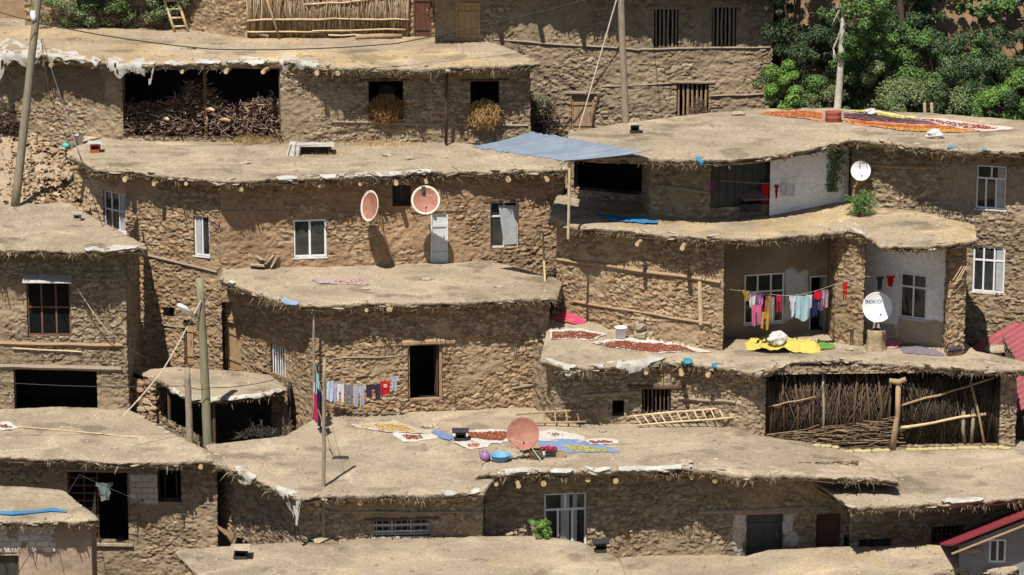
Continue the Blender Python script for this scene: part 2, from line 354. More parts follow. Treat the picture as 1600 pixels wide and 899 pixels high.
# ------------------------------------------------------------------ roofs
STONES = []
for _k in range(7):
    _m = MB(); _m.blob((0,0,0), (1.1,1.1,1.15), 7, 5, .22); _me = bpy.data.meshes.new('edge_stone'); _me.from_pydata(_m.v, [], _m.f); STONES.append(_me)
def interp_line(pts, n, z):
    P = [(p[0], p[1], p[2] if len(p) > 2 else 0.) for p in pts]; W3 = np.array([tuple(pZ(a, b, z+c)) for a, b, c in P])
    d = np.concatenate([[0], np.cumsum(np.hypot(np.diff([p[0] for p in P]), .3*np.diff([p[1] for p in P])))]); u = d/d[-1]
    t = np.linspace(0, 1, n); return np.stack([np.interp(t, u, W3[:, k]) for k in range(3)], 1)
ROOFC = np.array((.286,.231,.164)); STRAWC = np.array((.375,.275,.14)); RIMC = np.array((.29,.235,.165))
def roof(root, front, back, z, thick=.2, straw=.1, sd=0, rim=('f','l','r'), fringe=52, stones=0., name='roof', log=True, amp=.06, tint=(1,1,1)):
    amp *= 1.25
    f0 = interp_line(front, 200, z); L = np.sum(np.linalg.norm(np.diff(f0[:, :2], axis=0), axis=1))
    n = max(8, int(L/.09)); Fp = interp_line(front, n, z); Bp = interp_line(back, n, z)
    m = max(6, int(np.max(np.linalg.norm(Bp-Fp, axis=1))/.16))
    s = np.linspace(0, L, n); jf = .16*(fbm(s*.9, s*0, sd+1, 3)-.5)+.10*(vn(s*5, s*0, sd+2)-.5)
    Fp[:, 1] += jf
    v = np.linspace(0, 1, m)**1.3
    G = Fp[None]*(1-v)[:, None, None]+Bp[None]*v[:, None, None]
    x, y = G[..., 0], G[..., 1]
    dz = amp*2*(fbm(x*.38+sd, y*.38, sd+3, 3)-.5)+.05*(fbm(x*1.7, y*1.7, sd+4, 3)-.5)+.02*(vn(x*6, y*6, sd)-.5)
    df = v[:, None]*np.linalg.norm(Bp-Fp, axis=1)[None]; dl = np.abs(s)[None]; dr = np.abs(L-s)[None]
    lip = np.exp(-df/.12)*.05+(np.exp(-dl/.12)*.04 if 'l' in rim else 0)+(np.exp(-dr/.12)*.04 if 'r' in rim else 0)
    G[..., 2] += dz-lip
    sm = sst(.62-.5*straw, .74-.42*straw, fbm(x*.5+9, y*.5, sd+8, 4)*.7+.3*fbm(x*3, y*3, sd+6, 3))*min(1, straw*1.6)
    cl = ROOFC*(1-sm[..., None])+STRAWC*sm[..., None]
    cl = cl*(1+.34*(fbm(x*.7, y*.7, sd+12, 5)-.5)[..., None]*2)*np.array(tint)
    pt = sst(.035, .0, np.abs(fbm(x*.28+3, y*.45, sd+33, 3)-.5))[..., None]; cl = cl*(1+.24*pt)      # trodden paler tracks
    dk = sst(.60, .74, fbm(x*.9+31, y*1.1, sd+44, 4))[..., None]; cl = cl*(1-.36*dk)                 # damp and weed stained patches
    st_ = sst(.80, .9, vn(x*7, y*9, sd+55))[..., None]*sst(.45,.6,fbm(x*.6, y*.6, sd+56, 2))[..., None]; cl = cl*(1-.25*st_)
    lt = sst(.55, .75, fbm(x*2.2+5, y*2.2, sd+15, 3))[..., None]; cl = cl*(1-.16*lt)+np.array((.45,.385,.29))*.16*lt
    idx = np.arange(m*n).reshape(m, n); V = [G.reshape(-1, 3)]; C = [cl.reshape(-1, 3)]
    Fq = [np.stack([idx[:-1, :-1], idx[:-1, 1:], idx[1:, 1:], idx[1:, :-1]], -1).reshape(-1, 4)]
    # skirt all round: left side (back to front), front, right side
    loop = [idx[j, 0] for j in range(m-1, 0, -1)]+[idx[0, i] for i in range(n)]+[idx[j, n-1] for j in range(1, m)]+[idx[m-1, i] for i in range(n-2, 0, -1)]
    loop = np.array(loop); Q = G.reshape(-1, 3)[loop]; k = len(loop)
    tn = np.roll(Q, -1, 0)-np.roll(Q, 1, 0); tn[:, 2] = 0; tn /= np.linalg.norm(tn, axis=1)[:, None]+1e-9; out = np.stack([tn[:, 1], -tn[:, 0], 0*tn[:, 0]], 1)
    rows = [loop]; cnt = m*n; a = np.arange(k)*.09
    for q, (o_, d_) in enumerate(((.035, .06), (.03, .5), (-.03, 1.), (-.16, 1.08))):
        oo = o_+.07*(fbm(a*3+q, a*0+q, sd+20+q, 3)-.5); dd = thick*d_*(1+(.8*(vn(a*6, a*0+q, sd+30)-.5)+.9*(fbm(a*1.1, a*0+5, sd+31, 2)-.5) if q < 3 else 0))
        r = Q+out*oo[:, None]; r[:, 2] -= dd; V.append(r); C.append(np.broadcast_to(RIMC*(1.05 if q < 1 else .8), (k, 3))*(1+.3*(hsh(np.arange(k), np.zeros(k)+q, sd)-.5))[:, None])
        rows.append(np.arange(cnt, cnt+k)); cnt += k
    for q in range(4):
        A, B = rows[q], rows[q+1]; Fq.append(np.stack([np.roll(A, -1), A, B, np.roll(B, -1)], -1))
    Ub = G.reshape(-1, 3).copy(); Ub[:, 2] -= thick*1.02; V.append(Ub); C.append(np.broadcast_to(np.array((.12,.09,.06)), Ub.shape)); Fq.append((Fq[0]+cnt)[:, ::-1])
    # (pebbles are added per roof below)
    # closing ring between the last skirt row and the underside
    Lb = loop+cnt; A = rows[4]; Fq.append(np.stack([np.roll(A, -1), A, Lb, np.roll(Lb, -1)], -1))
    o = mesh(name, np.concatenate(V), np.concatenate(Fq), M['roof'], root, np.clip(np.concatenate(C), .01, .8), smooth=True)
    # ragged brushwood under the earth along the rim
    sel = []
    if 'l' in rim: sel.append(np.arange(0, m-1))
    if 'f' in rim: sel.append(np.arange(m-1, m-1+n))
    if 'r' in rim: sel.append(np.arange(m-1+n, m-1+n+m-1))
    sel = np.concatenate(sel)
    per = np.linalg.norm(np.roll(Q, -1, 0)-Q, axis=1)
    if fringe:
        pr = per[sel]*(.12+2.2*sst(.40,.62,fbm(Q[sel][:,0]*.8, Q[sel][:,1]*.8, sd+61, 3))); pr /= pr.sum(); N_ = int(per[sel].sum()*fringe); pk = RNG.choice(sel, N_, p=pr)
        B0 = Q[pk]+tn[pk]*RNG.uniform(-.06, .06, (N_, 1)); dn = RNG.uniform(.35, 1.2, N_)*thick
        P0 = B0-out[pk]*RNG.uniform(.02, .14, (N_, 1)); P0[:, 2] -= dn
        dr_ = out[pk]*RNG.uniform(.5, 1.1, (N_, 1))+tn[pk]*RNG.normal(0, .45, (N_, 1)); dr_[:, 2] = -RNG.uniform(.0, 1.1, N_)
        P1 = P0+dr_*(RNG.uniform(.05, .15, (N_, 1))+.16*(RNG.random((N_, 1)) > .9)); Vv, Fv, kk = sticks(P0, P1, RNG.uniform(.010, .032, N_), taper=.5)
        cc = np.repeat((RIMC*np.array((.95,.9,.8)))[None]*RNG.uniform(.3, .75, (N_, 1)), kk, 0)
        mesh('eave_brushwood', Vv, Fv, M['brush'], root, cc)['kind'] = 'stuff'
    area = L*np.mean(np.linalg.norm(Bp-Fp, axis=1)); N_ = int(area*26)
    gi = RNG.integers(0, m-1, N_); gj = RNG.integers(1, n-1, N_); pp = G[gi, gj]+RNG.uniform(-.05, .05, (N_, 3))*np.array((1,1,.0))
    rr = RNG.uniform(.008, .02, N_)*(1+2.2*(RNG.random(N_) > .96)); a_ = RNG.uniform(0, 6.28, N_); hv = np.stack([np.cos(a_), np.sin(a_), .2*a_*0], 1)*rr[:, None]*1.2
    Vv, Fv, kk = sticks(pp-hv, pp+hv, rr*.8, taper=.8); cc = np.repeat(ROOFC[None]*RNG.uniform(.6, 1.5, (N_, 1)), kk, 0)
    mesh('roof_grit', Vv, Fv, M['brush'], o, cc)['kind'] = 'stuff'
    if stones:
        N_ = int(per[sel].sum()*stones); pk = RNG.choice(sel, N_, p=per[sel]/per[sel].sum())
        for i in pk[:95]:
            p = Vector(Q[i])-Vector(out[i])*random.uniform(.0, .16); cz = random.choice((.015, -.06, -.12, -.16))*thick/.2
            inst(random.choice(STONES), 'edge_stone', root, p+Vector((0,0,cz)), (random.uniform(-.15, .15), random.uniform(-.25, .25), math.atan2(tn[i][1], tn[i][0])+random.uniform(-.5, .5)), (random.uniform(.09, .24), random.uniform(.07, .15), random.uniform(.02, .05)))
    if log and 'f' in rim:
        i0 = m-1; pts = []
        mb = MB(); step = int(2.6/.09); j = 0
        while j < n-3:
            e = min(n-1, j+step+random.randint(0, 12)); ii = list(range(j, e, 5))+[e]
            mb.tube([Vector(Q[i0+i])-Vector(out[i0+i])*(.16+random.uniform(-.015, .015))-Vector((0,0,thick*1.14+random.uniform(-.012, .012))) for i in ii], random.uniform(.04, .065), 7); j = e-2
        mb.build('eave_log', M['wood'], root, smooth=True)
    FR.setdefault(root.name, []).append(Fp); return o, Fp
M['blackmetal'] = nmat('dark_metal', (.035,.037,.038), .55, .3, 4, .05, spec=.4)
M['redwood'] = nmat('red_brown_wood', (.095,.042,.028), .75, .35, 3, .3, 30, stretch=(8,8,1.2))
M['brownwood'] = nmat('brown_frame', (.145,.075,.045), .7, .3, 3, .2, 30)
M['paledoor'] = nmat('pale_door', (.52,.54,.53), .6, .1, 3, .05)
M['gauze'] = nmat('gauze', (.34,.35,.35), .8, .15, 4, .1)
M['shadeblack'] = nmat('shade_black_wall', (.028,.024,.02), 1, .3, 3, .1)  # near-black wall colour standing in for deep shade under the roofs
M['greyrender'] = nmat('grey_render', (.22,.22,.215), .9, .15, 4, .3, 20)
M['slab'] = nmat('flat_stone', (.31,.255,.185), .9, .35, 5, .3, 20)
FR = {}
for _me in STONES: _me.materials.append(M['slab'])
def edge_at(Fp, px):                                      # point of the roof's front edge under a pixel column
    xs = np.array([proj(p)[0] for p in Fp]); i = int(np.argmin(np.abs(xs-px))); return Vector(Fp[i])
def plan(Fp, spec):
    """[(px, overhang)] or ('+', dx, dy) relative to the point before"""
    out = []
    for a in spec:
        if a[0] == '+': out.append((out[-1][0]+a[1], out[-1][1]+a[2]))
        else:
            e = edge_at(Fp, a[0]); Yw = e.y+a[1]; q = pY(a[0], 450, Yw); out.append((q.x, Yw))
    return out
_jm = {}
def joist_mesh():
    if 'j' not in _jm:
        mb = MB(); mb.tube([(0,0,0),(0,-.6,.01),(0,-1,0)], [.09,.085,.082], 9, cap=False)
        mb.cm = 1; k = len(mb.v)-9; mb.add([mb.v[k+i] for i in range(9)], [tuple(range(9))])
        me = bpy.data.meshes.new('joist'); me.from_pydata(mb.v, [], mb.f); me.materials.append(M['wood']); me.materials.append(M['logend'])
        me.polygons.foreach_set('material_index', mb.mi); me.polygons.foreach_set('use_smooth', [i == 0 for i in mb.mi]); _jm['j'] = me
    return _jm['j']
def joists(root, pts, pxs, z, length=.6, down=.37):
    P = [Vector((p[0], p[1], 0)) for p in pts]
    for px in pxs:
        for a, b in zip(P[:-1], P[1:]):
            t = (b-a); ll = t.length; t = t/ll; n = Vector((t.y, -t.x, 0))
            if n.y > -.25: continue
            h = pW(px, 450, a, n); 
            r_ = ray(px, 450); # vertical plane: x is all that matters at this depth
            s = (h-a).dot(t)
            if -.02 <= s <= ll+.02:
                q = a+t*s; sc = random.uniform(.75, 1.25)
                inst(joist_mesh(), 'joist', root, (q.x-n.x*.1, q.y-n.y*.1, z-down+random.uniform(-.03, .03)), (random.uniform(-.04, .04), 0, math.atan2(t.y, t.x)+random.uniform(-.07, .07)), (sc, length*random.uniform(.95, 1.3)+.1, sc)); break
def timber(root, op_pts, px0, py0, px1, py1, w=.10, proud=.05, mat='woodgrey', name='timber_band', n=6, r=None):
    """a wooden beam lying in the face of a wall between two pixels"""
    P = [Vector((p[0], p[1], 0)) for p in op_pts]; out = []
    for k in range(n):
        px = px0+(px1-px0)*k/(n-1); py = py0+(py1-py0)*k/(n-1)+random.uniform(-.8, .8)
        for a, b in zip(P[:-1], P[1:]):
            t = (b-a); ll = t.length; t = t/ll; nn = Vector((t.y, -t.x, 0))
            if nn.y > -.2: continue
            h = pW(px, py, a, nn); s = (h-a).dot(t)
            if -.05 <= s <= ll+.05: out.append(h+nn*proud); break
    if len(out) > 1:
        mb = MB(); mb.tube(out, [w*.5*random.uniform(.85, 1.1) for _ in out], 6); return mb.build(name, M[mat], root, smooth=False)

# ------------------------------------------------------------------ windows and doors
def window(root, op, cols=2, top=0., mat='pvc', inset=.10, fw=.055, topcols=None, pane='glass', sill=True, open_cols=(), curt=None):
    X = fr(op, -inset); w, h = op['w']/2, op['h']; m = MB(X); d = .07
    m.box((-w, -d, 0), (-w+fw, 0, h)); m.box((w-fw, -d, 0), (w, 0, h)); m.box((-w+fw, -d, 0), (w-fw, 0, fw)); m.box((-w+fw, -d, h-fw), (w-fw, 0, h))
    hz = h*(1-top) if top else h-fw
    if top: m.box((-w+fw, -d, hz-fw/2), (w-fw, .004, hz+fw/2))
    def mull(c, a, b):
        for k in range(1, c):
            x = -w+2*w*k/c; m.box((x-fw*.5, -d+.002, a), (x+fw*.5, .006, b))
    mull(cols, fw, hz-(fw/2 if top else 0))
    if top: mull(topcols or cols, hz+fw/2, h-fw)
    f = m.build('window', M[mat], root)
    if pane:
        p = MB(X); p.box((-w+fw*.6, -d*.7, fw*.6), (w-fw*.6, -d*.45, h-fw*.6)); p.build('pane', M[pane], f)
    if pane and curt:
        for u0, u1 in curt:
            n_ = 9; m2 = MB(X); vs = [(-w+2*w*(u0+(u1-u0)*i/(n_-1)), -d*.40+.008*(i % 2)+.002*j_, h*(.05+.9*j_/5)) for j_ in range(6) for i in range(n_)]
            m2.add(vs, [(j_*n_+i, j_*n_+i+1, j_*n_+i+n_+1, j_*n_+i+n_) for j_ in range(5) for i in range(n_-1)]); m2.build('curtain', M['gauze'], f)
    if sill:
        s = MB(X); s.box((-w-.04, -.05, -.05), (w+.04, inset+.05, -.003)); s.build('sill', M['dirtywhite' if mat == 'pvc' else mat], f)
    return f
def bars(root, op, n=6, mat='woodgrey', r=.025, rails=(), inset=.12, name='window_bars'):
    X = fr(op, -inset); w, h = op['w']/2, op['h']; m = MB(X)
    for k in range(n):
        x = -w+2*w*(k+.5)/n+random.uniform(-.01, .01); m.tube([(x, 0, 0), (x+random.uniform(-.015, .015), 0, h*.5), (x+random.uniform(-.01, .01), 0, h)], r*random.uniform(.8, 1.2), 6)
    for q in rails: m.box((-w, -.02, h*q-.03), (w, .03, h*q+.03))
    return m.build(name, M[mat], root)
def lintel(root, op, ext=.2, hh=.12, mat='wood', at='top'):
    X = fr(op); w, h = op['w']/2, op['h']; m = MB(X); z = h if at == 'top' else -hh
    pts = [(-w-ext+(2*w+2*ext)*k/5, .0, z+hh/2+random.uniform(-.012, .012)) for k in range(6)]
    m.tube(pts, [hh*.55*random.uniform(.9, 1.1) for _ in pts], 7); return m.build('lintel', M[mat], root)
def door(root, op, mat='woodtan', inset=.15, planks=5, ajar=0., frame='wood', name='door'):
    X = fr(op, -inset); w, h = op['w']/2, op['h']; f = .06; m = MB(X)
    for sx in (-1, 1): m.box((sx*w-(f if sx > 0 else 0), -.06, 0), (sx*w+(0 if sx > 0 else f), .05, h))
    m.box((-w+f, -.06, h-f), (w-f, .05, h)); fo = m.build('door_frame', M[frame], root)
    m = MB(X)
    iw = (2*w-2*f)/planks
    for k in range(planks): m.box((-w+f+k*iw+.004, -.04+random.uniform(0, .012), .02), (-w+f+(k+1)*iw-.004, 0, h-f-.01))
    for q in (.2, .75): m.box((-w+f+.01, .001+.012, h*q-.05), (w-f-.01, .035, h*q+.05))
    d = m.build(name, M[mat], root)
    hd = MB(X); hd.tube([(w-f-.1, .03, h*.48), (w-f-.1, .08, h*.5), (w-f-.1, .08, h*.56), (w-f-.1, .03, h*.58)], .012, 6); hd.build('handle', M['steel'], d)
    return d
# ================================================================== the houses, from the nearest row up the slope
def house(label, cx, cy, Y, name='stone_house', cat='house'):
    return thing(name, label, cat, pY(cx, cy, Y))
zD = pY(800, 690, 0).z                                    # the wide earth roof in the middle of the lowest full row
Dfront = [(338,720),(400,745),(468,774),(520,770),(560,768),(650,770),(757,765)]
D2front = [(744,740,.22),(800,733,.25),(900,732,.25),(1000,729,.25),(1080,727,.25),(1160,737,.18),(1250,739,.1),(1330,743,.05),(1402,746)]
yD1 = pZ(600, 770, zD).y+.75; yD2 = pZ(1080, 727, zD+.25).y+1.2
zC = pY(600, 842, yD1).z; zC2 = pY(1100, 867, yD2).z
yG = pZ(1000, 664, zD).y; zG = pY(1000, 566, yG-.6).z
zE = pY(1400, 693, yG).z
yH = pZ(600, 646, zD).y; zH = pY(600, 471, yH-.6).z
yK = pZ(600, 413, zH).y; zK = pY(600, 270, yK-.65).z
zB = zD
yI = pZ(100, 642, zB).y; zI = pY(100, 387, yI-.7).z
yJ = pZ(1130, 546, zG).y; zJ = pY(1130, 368, yJ-.6).z
yL = pZ(1260, 328, zJ).y; zL = pY(1260, 230, yL-1.4).z
yM = pZ(600, 227, zK).y; zM = pY(600, 101, yM-.7).z
yN = pZ(750, 66, zM).y; yO = pZ(500, 60, zM).y
HZ = {}

# --- C: foreground roofs
H = HZ['C'] = house('house in the front row with long grey earth roof cut by the bottom edge', 620, 880, yD1-4)
_, F_ = roof(H, [(325,908),(480,985),(760,1000),(1000,985)], [(276,860),(380,852),(470,846),(560,839),(850,837),(905,846),(968,872)], zC, .22, .12, 3, stones=2.5, rim=('l','f'), amp=.05)
pts = plan(F_, [(345,.5),(990,.5)]); pts = [(pts[0][0]-1.0, pts[0][1]+4.6)]+pts
wall(H, pts, zC-3.2, zC-.1, 'tanstone', 3, ds=.05)
H = HZ['C2'] = house('house in the front row with straw coloured earth roof and ragged stone edge', 1260, 880, yD2-4)
_, F_ = roof(H, [(955,990),(1200,985,.4),(1400,930,.7),(1436,899,.8),(1475,888,.8),(1530,886,.8),(1572,893,.8)], [(955,866),(1100,866),(1165,868,.15),(1200,859,.4),(1300,855,.7),(1450,851,.85),(1500,858,.85),(1590,886,.85)], zC2, .22, .2, 4, stones=5, amp=.05)
pts = plan(F_, [(960,.5),(1395,.6),(1560,.6),('+',0,3)]); wall(H, pts, zC2-3.2, zC2-.1, 'stone', 4, ds=.05)

# --- D: the wide house under the dish
H = HZ['D'] = house('wide stone house under the earth roof that carries the rust dish and pepper cloths', 800, 780, yD1)
_, F_ = roof(H, Dfront, [(322,694),(445,682),(480,660),(520,640),(700,634),(862,630)], zD, .2, .08, 6, stones=1.2, rim=('f','l'), amp=.05)
ptD1 = plan(F_, [(345,2.0),(472,.95),(560,.75),(752,.75),('+',.05,2.6)])
ptD1 = [(ptD1[0][0]-2.6, ptD1[0][1]+4.2)]+ptD1
wl, ops = wall(H, ptD1, zC-1.2, zD-.1, 'stone', 11, ops=[(583,813,672,838)])
op = ops[0]; window(H, op, 3, mat='dirtywhite', inset=.16); bars(H, op, 9, 'steel', .012, (.3,.7), .05, 'window_grille'); lintel(H, op, .3, .1, 'wooddark')
joists(H, ptD1, [490,556,622,690,738], zD, .62)
timber(H, ptD1, 476, 800, 750, 800, .09, .03)
_, F_ = roof(H, D2front, [(838,630),(900,645),(1000,652),(1160,656),(1215,681,-.3),(1290,694,-.6),(1384,731,-.55)], zD, .2, .06, 8, stones=1.5, amp=.045)
ptD2 = plan(F_, [(757,1.15),(1000,1.2),(1140,1.5),(1348,2.0)])
wall(H, [ptD2[-1], (ptD2[-1][0], ptD2[-1][1]+2.6)], zC2-.6, zD-.75, 'stone', 13)
wl, ops = wall(H, ptD2, zC2-.6, zD-.05, 'stone', 12, ops=[(850,771,917,858),(1166,804,1222,874),(1275,803,1312,858)], patch=[((1222,800,1246,850), (.42,.39,.34)),((1150,806,1166,870), (.40,.36,.30))])
window(H, ops[0], 3, .3, topcols=2, inset=.10, fw=.075, sill=False, curt=[(.68,.78),(.40,.60)])
f = door(H, ops[1], 'blackmetal', .2, 2, frame='blackmetal', name='metal_door'); lintel(H, ops[1], .5, .18, 'woodgrey')
f = door(H, ops[2], 'redwood', .2, 3, frame='wooddark')
joists(H, ptD2, [765,805,843,878,915,952,1044,1080,1117,1150,1180,1205,1232,1258,1284,1312,1335], zD+.16, 1.0)
timber(H, ptD2, 1090, 800, 1345, 790, .14, .03)

# --- E: right lower house
H = HZ['E'] = house('low shaded stone house under wide bare earth roof below the brushwood stable', 1480, 800, yG-5)
_, F_ = roof(H, [(1330,792),(1385,787),(1450,783),(1530,780),(1640,771)], [(1180,684),(1290,688),(1450,688),(1640,688)], zE, .2, .08, 10, stones=2.0, rim=('f',), amp=.05)
pts = plan(F_, [(1336,2.6),(1630,2.4)])
wl, ops = wall(H, pts, zE-4, zE-.1, 'stone', 14, ops=[(1455,822,1505,850),(1342,842,1392,858)])
bars(H, ops[0], 7, 'wooddark', .03, (.5,)); window(H, ops[1], 3, mat='wooddark', inset=.2)
joists(H, pts, [1375,1408,1462,1494,1520,1556,1590], zE, .9); timber(H, pts, 1440, 808, 1600, 800, .12, .03)

# --- B and A: lower left
H = HZ['B'] = house('stone house with slatted doorway and small square window under plain earth roof', 170, 780, pZ(200,720,zB).y)
_, F_ = roof(H, [(-30,709),(70,713),(140,716),(190,722),(260,719),(346,715)], [(-30,641),(80,637),(198,637)], zB, .2, .06, 13, stones=1.5, rim=('f','r'), amp=.06)
pts = plan(F_, [(-30,.65),(332,.65),('+',-.6,3.)])
wl, ops = wall(H, pts, zB-5.5, zB-.1, 'greymud', 16, ops=[(107,738,200,848),(247,735,283,784)], blocks=[dict(r=(203,742,247,788), cut=.30)])
bars(H, ops[1], 2, 'wooddark', .02, (), .3, 'window_frame')
X = fr(ops[0], -.12); w, h = ops[0]['w']/2, ops[0]['h']; m = MB(X)
for x in (-w, -w*.05, -w*.5): m.box((x, -.03, 0), (x+.05, .02, h))
for k in range(9): m.box((-w+.05, -.015, h*(k+.35)/9.4), (-w*.05, .012, h*(k+.35)/9.4+.055))
m.build('slatted_shutter', M['redwood'], H)
m = MB(X); m.box((-w-.15, -.3, -.08), (w+.15, .25, -.003)); m.build('sill', M['slab'], H); lintel(H, ops[0], .25, .12, 'woodgrey')
joists(H, pts, [12,40,100,186,262,312], zB, .6, .28)
H = HZ['A'] = house('small hut with pale blocks and pinkish plaster and blue strip on its roof', 60, 850, pZ(60,812,zB-.4).y-5)
zA = pY(60, 811, pZ(200,720,zB).y-5.0).z
_, F_ = roof(H, [(-30,812),(60,812),(110,810),(152,806)], [(-30,760),(40,763),(98,768),(118,783)], zA, .16, .1, 15, stones=2, rim=('f','r'), amp=.05)
pts = plan(F_, [(-30,.45),(131,.45),('+',-.2,3.)])
wl, ops = wall(H, pts, zA-3.5, zA-.08, 'plaster', 17, ops=[(-20,868,30,930)], blocks=[dict(r=(-28,822,88,864), cut=.36)])
window(H, ops[0], 1, mat='wooddark', inset=.12, sill=False)
m = MB(); e0 = F_[0]; ps = [pZ(x, y, zA+.05) for x, y in ((-30,801),(20,803),(60,800),(82,797),(104,800))]
m.tube(ps, [.05,.09,.06,.09,.03], 6); tag(m.build('tarp_strip', paint((.035,.15,.30), .6, 'blue_tarp')), 'crumpled blue tarp strip along the edge of the lowest left roof', 'tarp')

# --- G: terrace over the brushwood stable
H = HZ['G'] = house('stable with brushwood front and stone wall below the terrace of laundry and peppers', 1250, 620, yG, 'stable', 'stable')
_, F_ = roof(H, [(846,560),(880,572),(950,571),(1040,561),(1130,569),(1185,579),(1240,563),(1300,557),(1400,566),(1500,571),(1612,573)], [(866,470,.85),(1000,500,.35),(1130,520),(1300,515),(1490,520),(1525,550),(1608,566)], zG, .22, .1, 18, stones=3.5, amp=.05, rim=('f','l','r'))
ptG = plan(F_, [(868,.75),(1100,.6),(1178,.7),(1594,.75),('+',0,4)]); ptG = [(ptG[0][0]-.9, ptG[0][1]+2.8)]+ptG
wl, ops = wall(H, ptG, zE-.5, zG-.1, 'stone', 20, ops=[(957,626,975,650),(1003,608,1048,646),dict(r=(1196,583,1562,699))])
bars(H, ops[1], 7, 'wooddark', .03); opBrush = ops[2]; lintel(H, ops[1], .5, .16, 'wooddark')
joists(H, ptG, [905,960,1010,1065,1120], zG, .6)
timber(H, ptG, 905, 618, 1000, 612, .12, .03); timber(H, ptG, 1060, 622, 1150, 628, .14, .03)

# --- H: middle house
H = HZ['H'] = house('middle stone house with black open doorway and wooden lintel', 660, 560, yH)
_, F_ = roof(H, [(345,433),(400,453),(455,472),(500,475),(600,471),(700,469),(800,465),(870,459)], [(352,415),(450,392),(700,392),(770,410),(878,436)], zH, .2, .07, 22, stones=1.8, amp=.06)
ptH = plan(F_, [(351,1.9),(489,.65),(600,.6),(856,.6),('+',.1,3)])
ptH = [(ptH[0][0]-.8, ptH[0][1]+1.1)]+ptH
wl, ops = wall(H, ptH, zD-1.8, zH-.1, 'tanstone', 23, ops=[(637,539,691,626),(349,504,377,578),(424,540,446,586)])
lintel(H, ops[0], .45, .2, 'wood'); X = fr(ops[0], -.1); w, h = ops[0]['w']/2, ops[0]['h']; m = MB(X)
m.box((-w, -.1, 0), (-w+.08, .03, h)); m.box((w-.09, -.1, 0), (w, .03, h)); m.box((-w+.08, -.1, 0), (w-.09, .03, .05)); m.build('door_frame', M['wood'], H)
m = MB(X); m.box((w-.17, -.85, .06), (w-.12, -.12, h-.02)); m.build('door', M['redwood'], H)
door(H, ops[1], 'woodtan', .1, 3, frame='woodpale')
o = bars(H, ops[2], 6, 'dirtywhite', .03, (), .04, 'lattice')
joists(H, ptH, [500,530,570,602,663,712,757,816], zH, .62, .27)
timber(H, ptH, 800, 606, 850, 600, .1, .04); timber(H, ptH, 520, 560, 620, 557, .07, .03)

# --- I: left house
H = HZ['I'] = house('left house with brown wooden window over a dark open store', 100, 480, yI)
_, F_ = roof(H, [(-30,384),(100,389),(170,388),(228,382)], [(-30,312),(60,314),(112,318)], zI, .17, .1, 24, stones=.8, rim=('f','r'), amp=.05)
ptI = plan(F_, [(-30,.75),(196,.75),('+',0,4.5)])
wl, ops = wall(H, ptI, zB-1.0, zI-.08, 'greymud', 25, ops=[(42,437,110,525),dict(r=(22,578,152,646))])
window(H, ops[0], 3, .5, 'brownwood', .08, .06, sill=False, pane='paneblack')
X = fr(ops[0]); w, h = ops[0]['w']/2, ops[0]['h']; m = MB(X); m.add([(-w-.06,.03,h+.16),(w+.1,.03,h+.16),(w+.14,.55,h-.0),(-w-.04,.55,h-.0),(-w-.06,.03,h+.185),(w+.1,.03,h+.185),(w+.14,.55,h+.025),(-w-.04,.55,h+.025)], [(0,1,2,3),(7,6,5,4),(0,4,5,1),(1,5,6,2),(2,6,7,3),(3,7,4,0)]); m.build('awning', M['tin'], H)
m = MB(fr(ops[0], -.3)); m.add([(-w+.08,0,.05),(-w*.62,0,.05),(-w*.66,.03,h*.95),(-w+.08,.02,h*.95)], [(0,1,2,3)]); m.build('curtain', cloth((.6,.6,.62)), H)
timber(H, ptI, -20, 536, 192, 540, .16, .03, 'wood'); timber(H, ptI, 20, 544, 128, 549, .07, .06, 'woodpale'); timber(H, ptI, -20, 572, 190, 576, .2, .02, 'woodgrey'); timber(H, ptI, -20, 437, 192, 437, .06, .02)
joists(H, ptI, [20,60,110,148,202], zI, .75, .3)

# --- K: the long upper house with two dishes on its wall
H = HZ['K'] = house('long brown mud house with two rust dishes, white windows and a bent front', 500, 340, yK)
_, F_ = roof(H, [(108,240),(150,262),(200,264),(250,269),(350,279),(440,277),(560,273),(690,265),(800,263),(894,262)], [(130,212),(250,206),(440,205),(600,212),(740,226),(888,250)], zK, .2, .14, 27, stones=2.6, amp=.06)
ptKL = plan(F_, [(122,.7),(200,.75),(346,.8)]); ptKL = [(ptKL[0][0]+.4, ptKL[0][1]+3)]+ptKL
ptKR = plan(F_, [(346,.8),(600,.7),(880,.65),('+',0,4)])
wl, ops = wall(H, ptKL, zD-1.8, zK-.1, 'tanstone', 28, ops=[(162,301,198,361),(303,338,327,400),(288,500,303,570),(256,480,273,496)], patch=[((125,290,265,400), (.36,.26,.165))])
window(H, ops[0], 3, .48, inset=.06, curt=[(.7,.95)]); window(H, ops[1], 2, inset=.08, curt=[(.08,.4)]); door(H, ops[2], 'woodtan', .1, 2, frame='wooddark')
wl, ops = wall(H, ptKR, zH-1.2, zK-.1, 'muddy', 29, ops=[(458,343,510,402),(613,290,642,322),(673,333,700,412),(766,316,810,388)])
window(H, ops[0], 2, inset=.03, fw=.075); window(H, ops[1], 2, mat='wooddark', inset=.25, sill=False)
d = door(H, ops[2], 'paledoor', .04, 1, frame='dirtywhite')
window(H, ops[3], 2, .32, 'dirtywhite', .14, .06, sill=False); lintel(H, ops[3], .25, .08, 'wooddark'); lintel(H, ops[2], .7, .1, 'wooddark')
m = MB(fr(ops[3], -.1)); w, h = ops[3]['w']/2, ops[3]['h']; m.add([(0,0,.1),(w*.9,.01,.12),(w*.9,0,h*.9),(-w*.4,.03,h*.93)], [(0,1,2,3)]); m.build('curtain', M['gauze'], H)
joists(H, ptKL, [140,176,215,262,308], zK, .7); joists(H, ptKR, [378,446,500,562,618,664,790,848], zK, .68)
